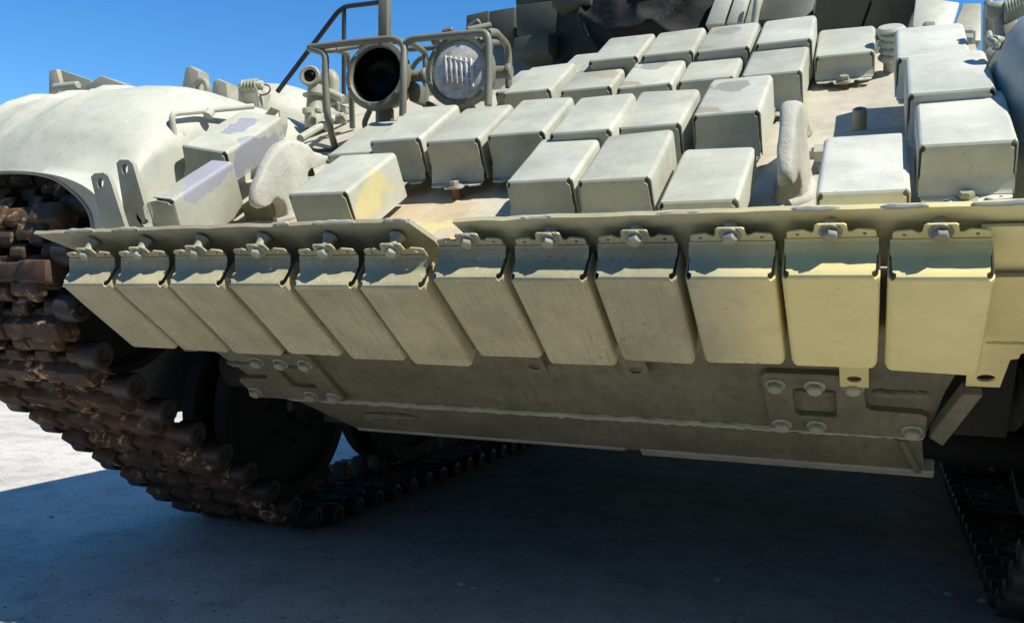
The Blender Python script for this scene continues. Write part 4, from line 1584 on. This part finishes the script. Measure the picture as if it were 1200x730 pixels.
# cheek strips beside the mantlet
for (x0, x1) in ((832, 848), (850, 866), (872, 882)):
    pass
tblock([(0.325, 1.380, 1.778), (0.386, 1.380, 1.776), (0.413, 1.440, 1.904), (0.357, 1.440, 1.911)], 0.08, 0.004, 'armour_worn', name='cheek_strip')
tblock([(0.395, 1.370, 1.772), (0.441, 1.370, 1.769), (0.464, 1.430, 1.893), (0.420, 1.430, 1.899)], 0.08, 0.004, 'armour_worn', name='cheek_strip')
tblock([(0.448, 1.400, 1.775), (0.480, 1.400, 1.774), (0.496, 1.460, 1.899), (0.471, 1.460, 1.903)], 0.08, 0.004, 'armour', name='cheek_strip')
m = MB()
m.tube([(0.485, 1.360, 1.758), (0.490, 1.360, 1.796), (0.495, 1.360, 1.833), (0.497, 1.380, 1.872)], 0.012, 8)
part(m, 'cheek_pipe', 'armour', None, 60)
tblock([(0.484, 1.450, 1.797), (0.650, 1.450, 1.783), (0.663, 1.550, 1.908), (0.482, 1.550, 1.932)], 0.12, mat='dark_paint', name='mantlet_cheek')
# black canvas over the mantlet
rows = []
random.seed(3)
NXc, NZc = 110, 70
for j in range(NZc + 1):
    v = j / NZc
    row = []
    for i in range(NXc + 1):
        u = i / NXc
        xx = -0.24 + 0.66 * u + (0.05 * (1 - v)) * (u - 0.5)
        bow = sin(pi * u)
        z = 1.56 + 0.62 * v
        y = 1.52 - 0.16 * bow * (0.55 + 0.45 * sin(pi * min(1, v * 1.1))) + 0.04 * v
        # sagging folds that hang between the fixing points
        n_ = noise.noise(Vector((u * 3, v * 3, 1)))
        sag = (1 - abs(sin(u * 8 + 2.0 * v + 2.0 * n_))) ** 2 * 0.035
        sag += (1 - abs(sin(v * 9 + 2.5 * bow + 2 * noise.noise(Vector((u * 4, v * 3, 5)))))) ** 2 * 0.030 * (0.3 + bow)
        sag += noise.noise(Vector((u * 11, v * 9, 2))) * 0.010
        row.append(Vector((xx, y - sag, z - 0.05 * bow * (1 - v))))
    rows.append(row)
m = MB()
m.grid(rows)
m.thicken(0.003)
cover = m.obj('canvas_cover', 'canvas', None, None, 60)
cover['label'] = 'creased black canvas cover draped over the gun mantlet above the armour blocks'
cover['category'] = 'cover'

# ---- loose stones on the concrete
random.seed(11)
STN = []
spots = [(-0.501, 2.146, 0.000), (-0.247, 0.852, 0.000), (-0.293, 0.866, 0.000), (-0.596, 1.564, 0.000), (-2.123, 0.936, 0.000), (-1.718, 1.220, 0.000), (1.065, 2.065, 0.000), (1.066, 1.393, 0.000), (1.154, 1.368, 0.000), (0.408, 1.241, 0.000), (-0.046, 1.450, 0.000), (-1.002, 0.786, 0.000), (-1.327, 0.637, 0.000)]
for k, p in enumerate(spots):
    m = MB()
    bmesh.ops.create_icosphere(m.b, subdivisions=2, radius=1.0)
    sc = random.uniform(0.006, 0.011)
    for v in m.b.verts:
        v.co = v.co * (1 + 0.35 * noise.noise(v.co * 1.3 + Vector((k, 0, 0))))
        v.co = Vector((v.co.x * sc * 1.4, v.co.y * sc, v.co.z * sc * 0.7))
    o = m.obj('stone_chip', 'armour', None, Matrix.Translation(Vector(p) + Vector((0, 0, sc * 0.5))), 60)
    o['label'] = 'small pale stone chip lying on the shaded concrete by the tank'
    o['category'] = 'stone'
    o['group'] = 'stone chips scattered on the concrete'
